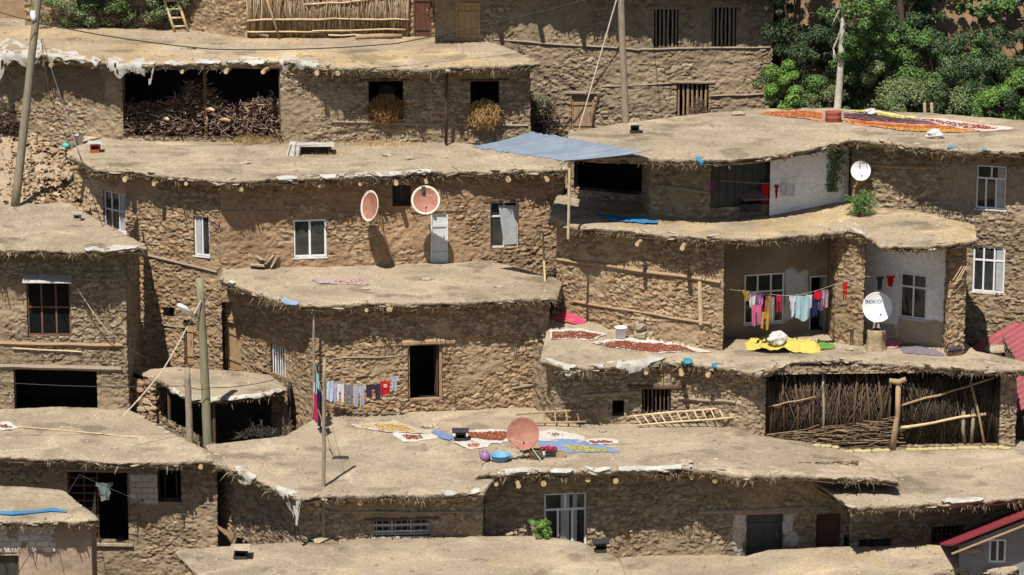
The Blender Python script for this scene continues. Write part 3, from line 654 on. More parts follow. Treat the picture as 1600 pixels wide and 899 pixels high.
timber(H, ptKR, 350, 330, 450, 331, .08, .03); timber(H, ptKR, 520, 333, 620, 333, .07, .03); timber(H, ptKL, 215, 395, 340, 425, .12, .04); timber(H, ptKL, 205, 500, 290, 512, .08, .04)

# --- lean-to over the dark shed between I and H
H = HZ['P'] = house('low lean-to shed with white plastic edge and black inside', 340, 640, yH-.5, 'shed', 'shed')
yPf = yH-1.3; zP = pY(345, 621, yPf).z
_, F_ = roof(H, [(256,596,.1),(278,612,.05),(300,621),(345,621),(400,617),(447,605)], [(196,572,.1),(240,576,.1),(280,574,.1),(314,578,.05),(360,580),(424,586)], zP, .12, .1, 31, rim=('f','l','r'), fringe=14, amp=.03)
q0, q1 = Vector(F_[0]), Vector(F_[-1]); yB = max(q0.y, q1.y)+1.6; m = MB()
m.box((q0.x-1.9, yB, zD-3), (q1.x+.4, yB+.1, zP-.14)); m.box((q1.x+.02, q1.y+.3, zD-3), (q1.x+.14, yB, zP-.14)); m.build('back_wall', M['shadeblack'], H)
m = MB()
for k in (2, len(F_)*2//5, len(F_)-3): q = Vector(F_[k])+Vector((0,.3,0)); m.X = lambda p: p; mm = MB(); mm.tube([q-Vector((0,0,.1)), q-Vector((0,0,2.8))], .06, 7); mm.build('post', M['wooddark'], H)
a = pY(196, 600, q0.y+.9)
wall(H, [(a.x, q0.y+.9), (q0.x-.35, q0.y+.45), (q0.x-.1, q0.y+1.8)], zD-3, zP+.0, 'rubble', 33)

# --- J: right middle house
H = HZ['J'] = house('right house with log edged roof, laundry under the eaves and white washed bay', 1180, 440, yJ)
_, F_ = roof(H, [(860,337),(900,350),(1000,360),(1100,368),(1180,371),(1250,363),(1330,355),(1362,367),(1374,379),(1450,380),(1526,375)], [(872,300),(900,290),(1110,284),(1200,305),(1330,318),(1430,330),(1522,352)], zJ, .2, .42, 35, stones=1.6, amp=.05)
pA = plan(F_, [(870,.65),(1000,.6),(1130,.6),('+',.1,2.2)])
wall(H, pA, zG-.5, zJ-.08, 'tanstone', 36)
timber(H, pA, 872, 405, 1126, 440, .16, .05, 'wood', n=9); timber(H, pA, 868, 466, 1112, 506, .12, .05, 'wood', n=9); timber(H, pA, 1094, 440, 1096, 506, .16, .07, 'woodpale', n=3)
pB = plan(F_, [(1122,2.3),(1312,2.3)])
wl, ops = wall(H, pB, zG-.5, zJ-.08, 'cement', 37, ops=[(1163,428,1225,505),(1265,431,1297,522)], patch=[((1226,420,1264,500), (.50,.49,.49)),((1296,435,1306,500), (.42,.41,.40))])
window(H, ops[0], 3, .36, inset=.02, fw=.06); 
X = fr(ops[1], -.05); w, h = ops[1]['w']/2, ops[1]['h']; m = MB(X)
for a, b in (((-w,-.06,0),(-w+.05,.02,h)), ((w-.06,-.06,0),(w,.03,h)), ((-w+.05,-.06,h-.06),(w-.06,.02,h)), ((-w+.05,-.06,0),(w-.06,.02,.07))): m.box(a, b)
fo = m.build('door_frame', M['pvc'], H); m = MB(X); m.box((w-.12, -.75, .08), (w-.07, -.08, h-.07)); m.build('door', M['dirtywhite'], H)
pC = plan(F_, [(1306,.65),(1350,.55)]); pC = [(pC[0][0]-.15, pC[0][1]+1.7)]+pC+[(pC[1][0]+.1, pC[1][1]+1.5)]
wall(H, pC, zG-.5, zJ-.08, 'tanstone', 38, name='pillar')
pD = plan(F_, [(1345,1.75),(1490,1.6)])
wl, ops = wall(H, pD, zG-.5, zJ-.08, 'white', 39, ops=[(1406,428,1448,498)], patch=[((1400,500,1488,560), (.40,.31,.21)),((1345,500,1400,560), (.34,.29,.24))])
window(H, ops[0], 2, .3, inset=.02, fw=.065)
pE = plan(F_, [(1484,.6),(1508,.6)]); pE = [(pE[0][0], pE[0][1]+1.2)]+pE+[(pE[1][0]+.05, pE[1][1]+3.5)]
wall(H, pE, zG-.5, zJ-.08, 'tanstone', 40, name='pillar')
m = MB(); q = pY(1402, 470, pD[0][1]-.06); m.tube([(q.x, q.y, zG), (q.x+.03, q.y, (zG+zJ)/2), (q.x, q.y, zJ-.2)], .07, 8); m.build('post', M['wooddark'], H, True)
joists(H, pA, [1008,1074], zJ, .85, .42); joists(H, [(pB[0][0], pB[0][1]-1.5), (pB[1][0], pB[1][1]-1.5)], [1178,1190,1203,1215,1238,1320], zJ, .55, .3); joists(H, [(pD[0][0], pD[0][1]-1.1), (pD[1][0], pD[1][1]-1.1)], [1368,1410,1450], zJ, .6, .3)

# --- L: upper right house
H = HZ['L'] = house('upper right house with peppers on the roof, white bay and stone wing', 1300, 260, yL)
_, F_ = roof(H, [(884,236),(940,240),(1000,243),(1090,247),(1180,242),(1260,231),(1330,214),(1345,215),(1420,223),(1500,231),(1640,235)], [(890,206),(1000,190),(1100,178),(1190,170),(1300,168),(1400,174),(1500,182),(1640,192)], zL, .2, .12, 42, stones=1.5, rim=('f','l'), amp=.06)
pA = plan(F_, [(886,4.2),(1004,4.0),(1014,1.8),(1108,1.6)]); wall(H, pA, zJ-.5, zL-.08, 'stone', 43, ops=[(897,250,1003,300)])
timber(H, pA, 1010, 286, 1105, 300, .12, .05)
pB = plan(F_, [(1104,1.7),(1204,1.7)]); wl, ops = wall(H, pB, zJ-.5, zL-.08, 'stone', 44, ops=[(1111,250,1203,322)])
X = fr(ops[0], -.08); w, h = ops[0]['w']/2, ops[0]['h']; m = MB(X)
for k in range(14): x = -w+2*w*k/14; m.box((x+.003, -.03, 0), (x+2*w/14-.003, -.012 if k%2 else .012, h))
m.build('metal_door', M['blackmetal'], H)
pC = plan(F_, [(1200,1.5),(1322,1.5)]); wall(H, pC, zJ-.5, zL-.08, 'white', 45)
pD = plan(F_, [(1328,.8),(1640,.8)]); pD = [(pD[0][0]-.02, pD[0][1]+1.4)]+pD
wl, ops = wall(H, pD, zG-.6, zL-.08, 'stone', 46, ops=[(1525,259,1572,327),(1520,386,1570,457)], patch=[((1470,262,1620,340), (.30,.23,.16))])
window(H, ops[0], 3, .3, topcols=2, inset=.05, fw=.06, curt=[(.70,.93)]); window(H, ops[1], 3, .3, inset=.03, fw=.06, curt=[(.72,.95)])
timber(H, pD, 1340, 258, 1460, 262, .12, .03, 'wood'); timber(H, pD, 1330, 365, 1515, 372, .1, .03, 'wood')
joists(H, pD, [1386,1430,1482,1560], zL, .62); joists(H, [(pA[0][0], pA[0][1]-1.0),(pB[1][0], pB[1][1]-1.0)], [1078,1104,1150], zL, .6, .3)

# --- M: upper left row with the wood store
H = HZ['M'] = house('upper stone row with open firewood store and hay in its openings', 420, 150, yM)
_, F_ = roof(H, [(-30,76),(60,82),(130,91),(190,98),(330,95),(440,93),(500,100),(600,102),(700,101),(842,95)], [(-30,28),(100,31),(250,35),(380,40),(640,52),(752,58)], zM, .2, .38, 48, stones=1.2, rim=('f','r'), amp=.06, tint=(1.02,1,.98))
ptM = plan(F_, [(-30,1.5),(188,1.15),(512,.8),(828,.7),('+',-.6,4)])
wl, ops = wall(H, ptM, zK-2.6, zM-.1, 'greymud', 49, ops=[dict(r=(192,106,438,214)),(576,127,630,187),(735,127,780,178)], patch=[((70,100,165,160), (.17,.125,.085))])
opStore, opHay = ops[0], ops[1:]
m = MB(fr(ops[0], -.2)); h = ops[0]['h']; w = ops[0]['w']/2; m.box((.05, -.1, 0), (.17, .02, h)); m.build('post', M['wooddark'], H); m = MB(fr(ops[0], -.2)); m.box((w-.06, -.15, 0), (w+.05, .1, h)); m.build('post', M['wooddark'], H)
lintel(H, ops[0], .1, .2, 'wooddark')
for o_ in opHay: lintel(H, o_, .35, .1, 'wooddark')
m = MB(); q = pY(698, 160, ptM[2][1]-.1); q2 = edge_at(F_, 698); yy = q2.y+.62; a = pY(698, 100, yy); b = pY(697, 226, yy); m.tube([a, b], .06, 8); m.build('post', M['wooddark'], H, True)
joists(H, ptM, [40,110,170,300,365,425,506,530,598,655,718,772], zM, .75)
timber(H, ptM, 520, 190, 690, 194, .1, .03); timber(H, ptM, 705, 194, 825, 196, .1, .03)

# --- N: the tall house at the top
H = HZ['N'] = house('tall three storey stone house with stick barred windows beside the trees', 950, 100, yN)
zN = pY(950, -32, yN-1.2).z
a, b = pY(680, 100, yN), pY(1206, 100, yN-.15)
ptN = [(a.x, a.y), (b.x, b.y), (b.x+.1, b.y+6)]
wl, ops = wall(H, ptN, zL-3.6, zN-.1, 'greymud', 52, ops=[(1022,15,1060,74),(1112,12,1150,73),(1057,131,1107,190),(893,148,928,208),(712,5,750,70)])
bars(H, ops[0], 6, 'woodgrey', .045); bars(H, ops[1], 6, 'woodgrey', .045); bars(H, ops[2], 7, 'wood', .05)
door(H, ops[3], 'wood', .12, 3, frame='woodtan'); door(H, ops[4], 'woodtan', .12, 3, frame='woodpale')
for k in (0, 1, 2, 3): lintel(H, ops[k], .25, .12, 'woodgrey')
timber(H, ptN, 770, 62, 1000, 78, .1, .04, n=10); timber(H, ptN, 1000, 77, 1204, 74, .1, .04, n=8); timber(H, ptN, 940, 135, 1050, 130, .08, .03); timber(H, ptN, 1110, 150, 1200, 147, .1, .04); timber(H, ptN, 935, 150, 925, 190, .12, .05, 'wooddark', n=3)
_, F_ = roof(H, [(660,-30),(800,-34),(1000,-32),(1225,-30)], [(680,-80),(800,-80),(1000,-80),(1190,-80)], zN, .22, .1, 53)
joists(H, ptN, [770,830,890,950,1000,1055,1080,1110,1140,1160,1185], zN, 1.05)
# --- O: brushwood fronted house, top
H = HZ['O'] = house('top house with brushwood front panel and reddish plank door', 480, 30, yO)
zO = pY(480, -190, yO-.8).z
a, b = pY(40, 50, yO+3.2), pY(384, 50, yO+.3); c = pY(690, 50, yO+.3); a2 = pY(292, 50, yO+2.2)
ptO = [(a.x, a.y), (a2.x, a2.y), (b.x, b.y), (c.x, c.y)]
wl, ops = wall(H, ptO, zM-.8, zO-.1, 'tanstone', 55, ops=[(646,-20,674,62),dict(r=(386,-25,640,58))], ds=.045)
door(H, ops[0], 'redwood', .05, 3, frame='wooddark'); opFence = ops[1]
_, F_ = roof(H, [(60,-190),(300,-190),(700,-190)], [(60,-230),(300,-230),(700,-230)], zO, .2, .1, 56)

# --- F: corner house with red metal verge
yF = pZ(1460, 783, zE).y-1.5
H = HZ['F'] = house('grey rendered house corner with red metal verge in the lower right corner', 1545, 860, yF)
zf = lambda px, py: pY(px, py, yF)
a, b = zf(1492, 870), zf(1640, 870); zb = zf(1550, 925).z
me_ = MB(); 
def wallF(x0, x1, zz0, zz1, zz2): me_.add([(x0,yF,zz0),(x1,yF,zz0),(x1,yF,zz2),(x0,yF,zz1),(x0,yF+.3,zz0),(x1,yF+.3,zz0),(x1,yF+.3,zz2),(x0,yF+.3,zz1)], [(0,1,2,3),(7,6,5,4),(0,3,7,4),(1,5,6,2),(3,2,6,7)])
ztop = lambda px: zf(px, 856-(px-1490)*.395).z
w0, w1 = 1545, 1572
for p0, p1 in ((1500,w0),(w1,1640)): wallF(zf(p0,870).x, zf(p1,870).x, zb, ztop(p0), ztop(p1))
wallF(zf(w0,870).x, zf(w1,870).x, zf(1558,843).z, ztop(w0), ztop(w1)); wallF(zf(w0,870).x, zf(w1,870).x, zb, zf(1558,880).z, zf(1558,880).z)
me_.build('wall', M['greyrender'], H)
P_ = zf(1558, 880); op = dict(o=P_, t=Vector((1,0,0)), n=Vector((0,-1,0)), w=zf(w1,870).x-zf(w0,870).x, h=zf(1558,843).z-zf(1558,880).z)
window(H, op, 2, inset=.03, fw=.07, sill=False)
m = MB(); q0, q1 = zf(1482,853), zf(1645,789); d_ = (q1-q0).normalized(); u_ = Vector((-d_.z,0,d_.x))
for off, th_, y0, mt in ((0., .07, -.75, 'redmetal'), (-.09, .04, -.7, 'wood')):
    m = MB(); s = [q0+u_*off, q1+u_*off, q1+u_*(off+th_), q0+u_*(off+th_)]
    m.add([p+Vector((0,y0,-y0*.32 if mt == 'redmetal' else 0)) for p in s]+[p+(Vector((0,4.5,-4.5*.32)) if mt == 'redmetal' else Vector((0,-.6,0))) for p in s], [(3,2,1,0),(4,5,6,7),(0,1,5,4),(2,3,7,6),(1,2,6,5),(0,4,7,3)])
    m.build('roof' if mt == 'redmetal' else 'verge_board', M[mt], H)
# ================================================================== ground, hillside, vegetation
yLb = pZ(1400, 174, zL).y; xE = pY(1208, 100, yN).x
def ground_z(x, y):
    A = np.array([(-150,-52),(-70,-34),(yD1-9,zC-8),(yD1,zC-5),(yH,zD-5),(yK,zH-5),(yM,zK-5),(yN,zM-5),(yN+8,zM-4),(yN+60,zM+45)])
    Bq = np.array([(-150,-52),(-70,-34),(yD1-9,zC-8),(yD1,zC-5),(yG,zE-5),(yJ,zG-6),(yL,zJ-6),(yLb-2.5,zL-5.),(yLb-.5,zL-2.),(yLb+1.2,zL-.9),(yLb+9,zL+8.6),(yLb+60,zL+45)])
    za = np.interp(y, A[:,0], A[:,1]); zb = np.interp(y, Bq[:,0], Bq[:,1]); t = sst(xE-.1, xE+.7, x)
    return za*(1-t)+zb*t+.35*(fbm(x*.5, y*.5, 3, 4)-.5)*2
gx = np.linspace(-70, 70, 281); gy = np.concatenate([np.linspace(-150, -15, 60), np.linspace(-14.5, 45, 200), np.linspace(46, 85, 30)])
X2, Y2 = np.meshgrid(gx, gy); Z2 = ground_z(X2, Y2); idx = np.arange(X2.size).reshape(X2.shape)
Fq = np.stack([idx[:-1,:-1], idx[:-1,1:], idx[1:,1:], idx[1:,:-1]], -1).reshape(-1, 4)
M['soil'] = nmat('orange_soil', (.12,.078,.045), .95, .3, 1.2, .8, 6, bdist=.15, col2=(.22,.145,.085))
g = mesh('ground', np.stack([X2, Y2, Z2], -1), Fq, M['soil'], None, None, True, (0,0,0)); tag(g, 'dry hillside ground under the village, orange soil above the trees', 'ground', kind='structure')
# bare slope at the left, between two roofs
yIb = pZ(50, 320, zI).y; ea = [pY(x, y, yIb) for x, y in ((-60,330),(60,330),(128,336))]; yMl = ptM[0][1]+.1
eb = [pY(x, y, yMl) for x, y in ((-60,176),(60,186),(205,236))]
U, Vv_ = np.meshgrid(np.linspace(0, 1, 60), np.linspace(0, 1, 60))
def l3(E, u): return np.stack([np.interp(u, [0,.6,1], [e[k] for e in E]) for k in range(3)], -1)
PA, PB = l3(ea, U), l3(eb, U); G_ = PA*(1-Vv_[..., None])+PB*Vv_[..., None]
G_[..., 2] += .22*(fbm(U*6, Vv_*6, 4, 4)-.5)*2+.30*sst(.25,.6,Vv_)*sst(.45,.9,U)*np.sin(math.pi*Vv_)
idx = np.arange(3600).reshape(60, 60); Fq = np.stack([idx[:-1,:-1], idx[:-1,1:], idx[1:,1:], idx[1:,:-1]], -1).reshape(-1, 4)
M['dirt'] = nmat('dirt_slope', (.24,.175,.115), .96, .25, 2.5, .7, 14, bdist=.06, col2=(.34,.27,.19))
hs_ = mesh('hillside', G_, Fq, M['dirt'], None, None, True, (0,0,0)); tag(hs_, 'bare dirt slope at the left between two roofs', 'slope', kind='structure')
N_ = 1500; ui = np.clip(RNG.beta(2.6, 1.3, N_), 0, .999); vi = RNG.random(N_); q = G_[(vi*59).astype(int), (ui*59).astype(int)]
q = q+RNG.normal(0, .05, (N_, 3)); rr = RNG.uniform(.03, .12, N_)*(.5+.8*ui); a_ = RNG.normal(size=(N_, 3)); a_ /= np.linalg.norm(a_, axis=1)[:, None]; a_[:, 2] *= .5
Vq, Fv, kk = sticks(q-a_*rr[:, None], q+a_*rr[:, None]*1.2, rr*.9, 5, .7)
cc = np.repeat(np.array(TAN)[RNG.integers(0, 6, N_)]*RNG.uniform(.7, 1.2, (N_, 1)), kk, 0)
tag(mesh('rubble', Vq, Fv, M['wall'], None, cc, False, (0,0,0)), 'loose reddish rubble stones spilling down the dirt slope', 'rubble', kind='stuff')

M['leaf'] = nmat('leaves', (1,1,1), .55, .25, 3, 0, attr=True, spec=.3)
_b = M['leaf'].node_tree.nodes['Principled BSDF']
M['bark'] = nmat('bark', (.40,.37,.31), .9, .4, 5, .5, 20); M['barkdark'] = nmat('dark_bark', (.07,.05,.038), .9, .4, 5, .5, 20)
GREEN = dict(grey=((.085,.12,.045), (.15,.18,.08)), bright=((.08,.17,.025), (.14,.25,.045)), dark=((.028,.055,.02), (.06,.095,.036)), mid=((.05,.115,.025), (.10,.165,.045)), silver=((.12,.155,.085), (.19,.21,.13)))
def leafcloud(c, r, n, tone, size, lobes=9, flat=.0):
    L_ = np.array([(RNG.normal(0, .45)*r[0], RNG.normal(0, .45)*r[1], RNG.uniform(-.75, .75)*r[2]) for _ in range(lobes)]); w = RNG.uniform(.22, .5, lobes)*min(r)
    k = RNG.integers(0, lobes, n); d = RNG.normal(size=(n, 3)); d /= np.linalg.norm(d, axis=1)[:, None]
    P = L_[k]+d*(w[k]*RNG.uniform(.35, 1.15, n)**.6)[:, None]*np.array((1, 1, .85)); P += np.array(c)
    nn = d+RNG.normal(0, .6, (n, 3)); nn[:, 2] += .5
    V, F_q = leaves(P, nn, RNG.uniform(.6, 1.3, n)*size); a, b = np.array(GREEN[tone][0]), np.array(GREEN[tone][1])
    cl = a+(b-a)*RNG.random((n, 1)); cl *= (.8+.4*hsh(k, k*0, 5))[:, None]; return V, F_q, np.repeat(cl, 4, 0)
def bush(label, px, py, w, h, Y, tone='grey', n=2600, size=.043, name='bush', cat='bush', group=None, stems=5, lobes=14):
    """py: pixel of its foot, w and h in pixels, on the ground at depth Y"""
    f = pY(px, py, Y); sc = (Y-CAM.y)/(FPX*math.cos(TH)); r = (w*sc*.58, min(w, h)*sc*.5, h*sc*.54)
    n = int(n*3.0); t = thing(name, label, cat, f, group); V, F_q, cc = leafcloud((f.x, f.y, f.z+r[2]), r, n, tone, size, lobes)
    V[:, 2] = np.maximum(V[:, 2], f.z-.3)
    mesh('foliage', V, F_q, M['leaf'], t, cc)
    m = MB()
    for k in range(stems):
        a = random.uniform(0, 6.28); m.tube([f, f+Vector((math.cos(a)*r[0]*.3, math.sin(a)*r[1]*.3, r[2]*.8)), f+Vector((math.cos(a)*r[0]*.6, math.sin(a)*r[1]*.6, r[2]*1.4))], [.03,.02,.008], 5)
    m.build('stem', M['barkdark'], t); return t
def gpt(px, py):                                          # the visible ground under a pixel
    v = ray(px, py).normalized(); lo = 100.
    for k in range(1600):
        p = CAM+v*(lo+k*.06)
        if p.y > yLb-.2 and p.z < float(ground_z(np.array(p.x), np.array(p.y))): return p
    return p
for lab, px, py, w, h, tone, n in (
  ('bright green climbing shrub against the tall house corner', 1222, 205, 62, 110, 'bright', 2600),
  ('low grey green bush between the tall house and the pale trunk', 1272, 205, 96, 72, 'grey', 3200),
  ('largest round grey green bush right of the pale trunk', 1392, 205, 150, 112, 'grey', 5200),
  ('small grey bush between the round bush and the bright hedge', 1468, 210, 84, 72, 'grey', 2600),
  ('bright green bush at the right edge behind the pepper roof', 1560, 215, 120, 76, 'bright', 4200),
  ('deep green bush at the far right edge behind the roof', 1612, 215, 80, 90, 'mid', 2400),
  ('low green bush beside the pale trunk foot', 1342, 205, 46, 40, 'mid', 1300),
  ('low mid green bush behind the white sacks', 1510, 212, 70, 50, 'mid', 1800)):
    bush(lab, px, py, w, h, yLb+.9+random.uniform(-.2,.2), tone, n)
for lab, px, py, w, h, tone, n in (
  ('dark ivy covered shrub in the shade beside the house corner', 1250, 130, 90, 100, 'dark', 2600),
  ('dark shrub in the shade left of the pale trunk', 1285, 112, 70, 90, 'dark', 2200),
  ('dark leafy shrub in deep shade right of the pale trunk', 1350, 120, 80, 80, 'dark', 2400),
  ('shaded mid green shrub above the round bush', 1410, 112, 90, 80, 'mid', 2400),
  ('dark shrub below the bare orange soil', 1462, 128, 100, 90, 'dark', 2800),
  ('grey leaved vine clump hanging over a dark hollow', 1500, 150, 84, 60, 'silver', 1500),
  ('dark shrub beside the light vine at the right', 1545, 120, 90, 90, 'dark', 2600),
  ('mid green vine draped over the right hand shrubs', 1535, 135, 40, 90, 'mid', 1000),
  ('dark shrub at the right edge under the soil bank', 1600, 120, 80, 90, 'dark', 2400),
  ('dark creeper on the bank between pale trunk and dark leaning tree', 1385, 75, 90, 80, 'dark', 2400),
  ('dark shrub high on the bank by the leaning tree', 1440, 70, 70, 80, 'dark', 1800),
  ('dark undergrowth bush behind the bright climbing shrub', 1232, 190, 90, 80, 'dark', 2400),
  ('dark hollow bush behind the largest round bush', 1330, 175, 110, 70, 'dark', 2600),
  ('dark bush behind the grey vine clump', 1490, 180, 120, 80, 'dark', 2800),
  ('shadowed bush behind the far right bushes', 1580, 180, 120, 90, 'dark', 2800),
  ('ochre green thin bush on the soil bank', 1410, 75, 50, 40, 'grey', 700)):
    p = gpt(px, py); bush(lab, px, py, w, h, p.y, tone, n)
for k_, (px, py, tone) in enumerate(((1215,150,'mid'),(1262,165,'mid'),(1352,140,'mid'),(1378,120,'mid'),(1430,140,'mid'),(1455,160,'grey'),(1498,128,'mid'),(1520,170,'mid'),(1566,150,'mid'),(1590,160,'bright'),(1240,90,'dark'),(1362,95,'mid'))):
    p = gpt(px, py); bush('one of the green shrubs filling the slope between the named bushes and the soil bank', px, py+22, random.uniform(62, 92), random.uniform(55, 80), p.y-.2, tone, 1900, group='shrubs filling the slope')
def tree(label, px, py, trunk_px, Y, r0, crowns, tone, mat='bark', name='tree', size=.075, n=3000, limbs=7):
    f = pY(px, py, Y); t = thing(name, label, 'tree', f); pts = [f-Vector((0,0,.5))]+[pY(x, y, Y+dy) for x, y, dy in trunk_px]
    m = MB(); k = len(pts); m.tube(pts, [r0*(1-.6*i/(k-1)) for i in range(k)], 9); top = pts[-1]
    VV, FF, CC = [], [], []; c_ = 0
    for (x, y, dy, rx, rz, nn) in crowns:
        c = pY(x, y, Y+dy); s = pts[random.randint(max(1, k-3), k-1)]
        mid = (s+c)/2+Vector((random.uniform(-.3,.3), random.uniform(-.3,.3), random.uniform(-.2,.3))); m.tube([s, mid, c], [r0*.38, r0*.22, r0*.06], 6)
        for q in range(3): m.tube([mid, c+Vector((random.uniform(-1,1)*rx, random.uniform(-1,1)*rx, random.uniform(-.8,.8)*rz))], [r0*.14, r0*.03], 5)
        V, F_q, cc = leafcloud(tuple(c), (rx, rx, rz), int(nn*1.6), tone, size, 10); VV.append(V); FF.append(F_q+c_); CC.append(cc); c_ += len(V)
    m.build('trunk', M[mat], t, True); mesh('crown', np.concatenate(VV), np.concatenate(FF), M['leaf'], t, np.concatenate(CC)); return t
yT = yLb+.75
tree('slender pale trunked tree with bright green crown behind the pepper roof', 1308, 205, [(1308,178,0),(1311,140,0),(1314,95,0),(1317,40,.1),(1320,-30,.2),(1322,-120,.2)], yT, .17,
     [(1335,30,0,1.0,.9,1700),(1328,72,.2,.6,.5,800),(1352,65,.3,.6,.6,700),(1300,5,.2,.8,.6,900),(1370,5,.3,.9,.5,1000),(1330,-60,0,1.6,1.3,1800),(1306,100,.3,.3,.3,160)], 'mid', size=.055)
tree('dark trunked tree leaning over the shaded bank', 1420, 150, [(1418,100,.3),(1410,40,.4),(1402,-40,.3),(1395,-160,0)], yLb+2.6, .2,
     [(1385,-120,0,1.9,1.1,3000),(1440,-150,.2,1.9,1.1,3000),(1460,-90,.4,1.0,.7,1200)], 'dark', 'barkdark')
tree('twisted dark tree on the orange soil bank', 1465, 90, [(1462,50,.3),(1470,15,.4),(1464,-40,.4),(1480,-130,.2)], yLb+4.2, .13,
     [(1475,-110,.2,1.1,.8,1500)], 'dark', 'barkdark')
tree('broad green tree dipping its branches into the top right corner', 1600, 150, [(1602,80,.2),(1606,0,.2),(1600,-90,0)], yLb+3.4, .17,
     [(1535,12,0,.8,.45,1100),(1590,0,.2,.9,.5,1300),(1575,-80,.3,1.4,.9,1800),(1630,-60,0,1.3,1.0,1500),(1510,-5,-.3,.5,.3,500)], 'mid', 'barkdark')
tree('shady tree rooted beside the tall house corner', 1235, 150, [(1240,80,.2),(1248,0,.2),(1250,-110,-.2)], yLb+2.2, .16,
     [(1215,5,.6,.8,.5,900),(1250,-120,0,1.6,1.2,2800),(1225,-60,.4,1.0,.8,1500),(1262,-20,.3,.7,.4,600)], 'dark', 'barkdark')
# ================================================================== objects
bpy.context.view_layer.update(); DG = bpy.context.evaluated_depsgraph_get()
def rehit():
    global DG
    bpy.context.view_layer.update(); DG = bpy.context.evaluated_depsgraph_get()
def hit(px, py):
    ok, loc, nrm, *_ = SC.ray_cast(DG, CAM, ray(px, py).normalized()); return loc.copy() if ok else pY(px, py, 20)
def down(x, y, z0, z1=None):
    ok, loc, nrm, *_ = SC.ray_cast(DG, Vector((x, y, z0)), Vector((0,0,-1))); return loc.z if ok else (z1 if z1 is not None else z0)
def plane(W3):
    A = np.array([(p.x, p.y, 1) for p in W3]); z = np.array([p.z for p in W3]); c = np.linalg.lstsq(A, z, rcond=None)[0]
    for _ in range(3):
        r = np.abs(A@c-z); w = (1/(r+.03))[:, None]; c = np.linalg.lstsq(A*w, z*w[:, 0], rcond=None)[0]
    return lambda x, y: c[0]*x+c[1]*y+c[2]
def inpoly(x, y, P):
    c = np.zeros(x.shape, bool); j = len(P)-1
    for i in range(len(P)):
        xi, yi, xj, yj = P[i][0], P[i][1], P[j][0], P[j][1]
        c ^= ((yi > y) != (yj > y))&(x < (xj-xi)*(y-yi)/((yj-yi) or 1e-9)+xi); j = i
    return c
# ---------------------------------------------------------------- cloths lying on roofs and what dries on them
def drape(name, label, cat, poly, mat, lift=.015, wr=.03, group=None, st=.034, sd=1):
    """poly: pixels on a roof; the cloth follows the surface under it"""
    W3 = [hit(*p) for p in poly]; zt = max(p.z for p in W3)+.6; P = [(p.x, p.y) for p in W3]
    xs = np.arange(min(p[0] for p in P), max(p[0] for p in P)+st, st); ys = np.arange(min(p[1] for p in P), max(p[1] for p in P)+st*2, st*2)
    X_, Y_ = np.meshgrid(xs, ys); kx = X_+.05*(vn(X_*3, Y_*3, sd)-.5); ky = Y_+.08*(vn(X_*3, Y_*3, sd+4)-.5); ins = inpoly(kx, ky, P)
    cell = ins[:-1,:-1]|ins[1:,1:]; use = np.zeros(ins.shape, bool)
    for a in (slice(0,-1), slice(1,None)):
        for b in (slice(0,-1), slice(1,None)): use[a, b] |= cell
    pl = plane(W3); Zc = np.zeros(X_.shape)
    for j in range(X_.shape[0]):
        for i in range(X_.shape[1]):
            if use[j, i]: zm = pl(X_[j, i], Y_[j, i]); z = down(X_[j, i], Y_[j, i], zm+.25); Zc[j, i] = z if -.16 < z-zm < .075 else zm
    Zc += lift+wr*np.clip(fbm(X_*2.2, Y_*2.2, sd+7, 3)*2-.75, 0, 1)*1.6
    ids = -np.ones(X_.shape, int); k = np.argwhere(use); ids[use] = np.arange(len(k)); jj, ii = np.where(cell)
    F_q = np.stack([ids[jj, ii], ids[jj, ii+1], ids[jj+1, ii+1], ids[jj+1, ii]], -1)
    V = np.stack([X_[use], Y_[use], Zc[use]], -1); o = mesh(name, V, F_q, mat, None, None, True)
    tag(o, label, cat, group); return o
PEP = dict(red=[(.27,.045,.02),(.34,.075,.03),(.20,.03,.016),(.31,.11,.035)], yellow=[(.62,.42,.06),(.55,.33,.05),(.66,.5,.12),(.5,.24,.04)], orange=[(.5,.13,.025),(.55,.22,.04),(.42,.07,.02)], lime=[(.52,.47,.1),(.6,.52,.14),(.45,.38,.06)], dark=[(.10,.045,.045),(.14,.06,.05),(.07,.04,.04)])
def peppers(label, poly, tone, dens=420, size=.026, lift=.03, name='drying_peppers'):
    W3 = [hit(*p) for p in poly]; P = [(p.x, p.y) for p in W3]; x0, x1 = min(p[0] for p in P), max(p[0] for p in P); y0, y1 = min(p[1] for p in P), max(p[1] for p in P)
    n = int(min(9000, (x1-x0)*(y1-y0)*dens)); X_ = RNG.uniform(x0, x1, n); Y_ = RNG.uniform(y0, y1, n); ins = inpoly(X_+.08*(vn(X_*4, Y_*4, 3)-.5), Y_+.14*(vn(X_*4, Y_*4, 9)-.5), P); X_, Y_ = X_[ins], Y_[ins]; n = len(X_)
    zt = max(p.z for p in W3)+.6; zm = plane(W3)(X_, Y_); Zc = np.array([down(a, b, z_+.25) for a, b, z_ in zip(X_, Y_, zm)]); Zc = np.where((Zc-zm > .11)|(Zc-zm < -.18), zm, Zc)
    q = np.stack([X_, Y_, Zc+lift*RNG.uniform(.2, 1, n)], 1); a = RNG.uniform(0, 6.28, n); d = np.stack([np.cos(a), np.sin(a), RNG.uniform(-.4,.4,n)], 1)*size*RNG.uniform(.7, 1.4, n)[:, None]
    V, F_q, kk = sticks(q-d, q+d, size*.55*RNG.uniform(.8, 1.2, n), 4, .6); c = np.array(PEP[tone])[RNG.integers(0, len(PEP[tone]), n)]*.8*RNG.uniform(.8, 1.2, (n, 1))
    o = mesh(name, V, F_q, M['pepper'], None, np.repeat(c, kk, 0)); tag(o, label, 'peppers', None, 'stuff'); return o
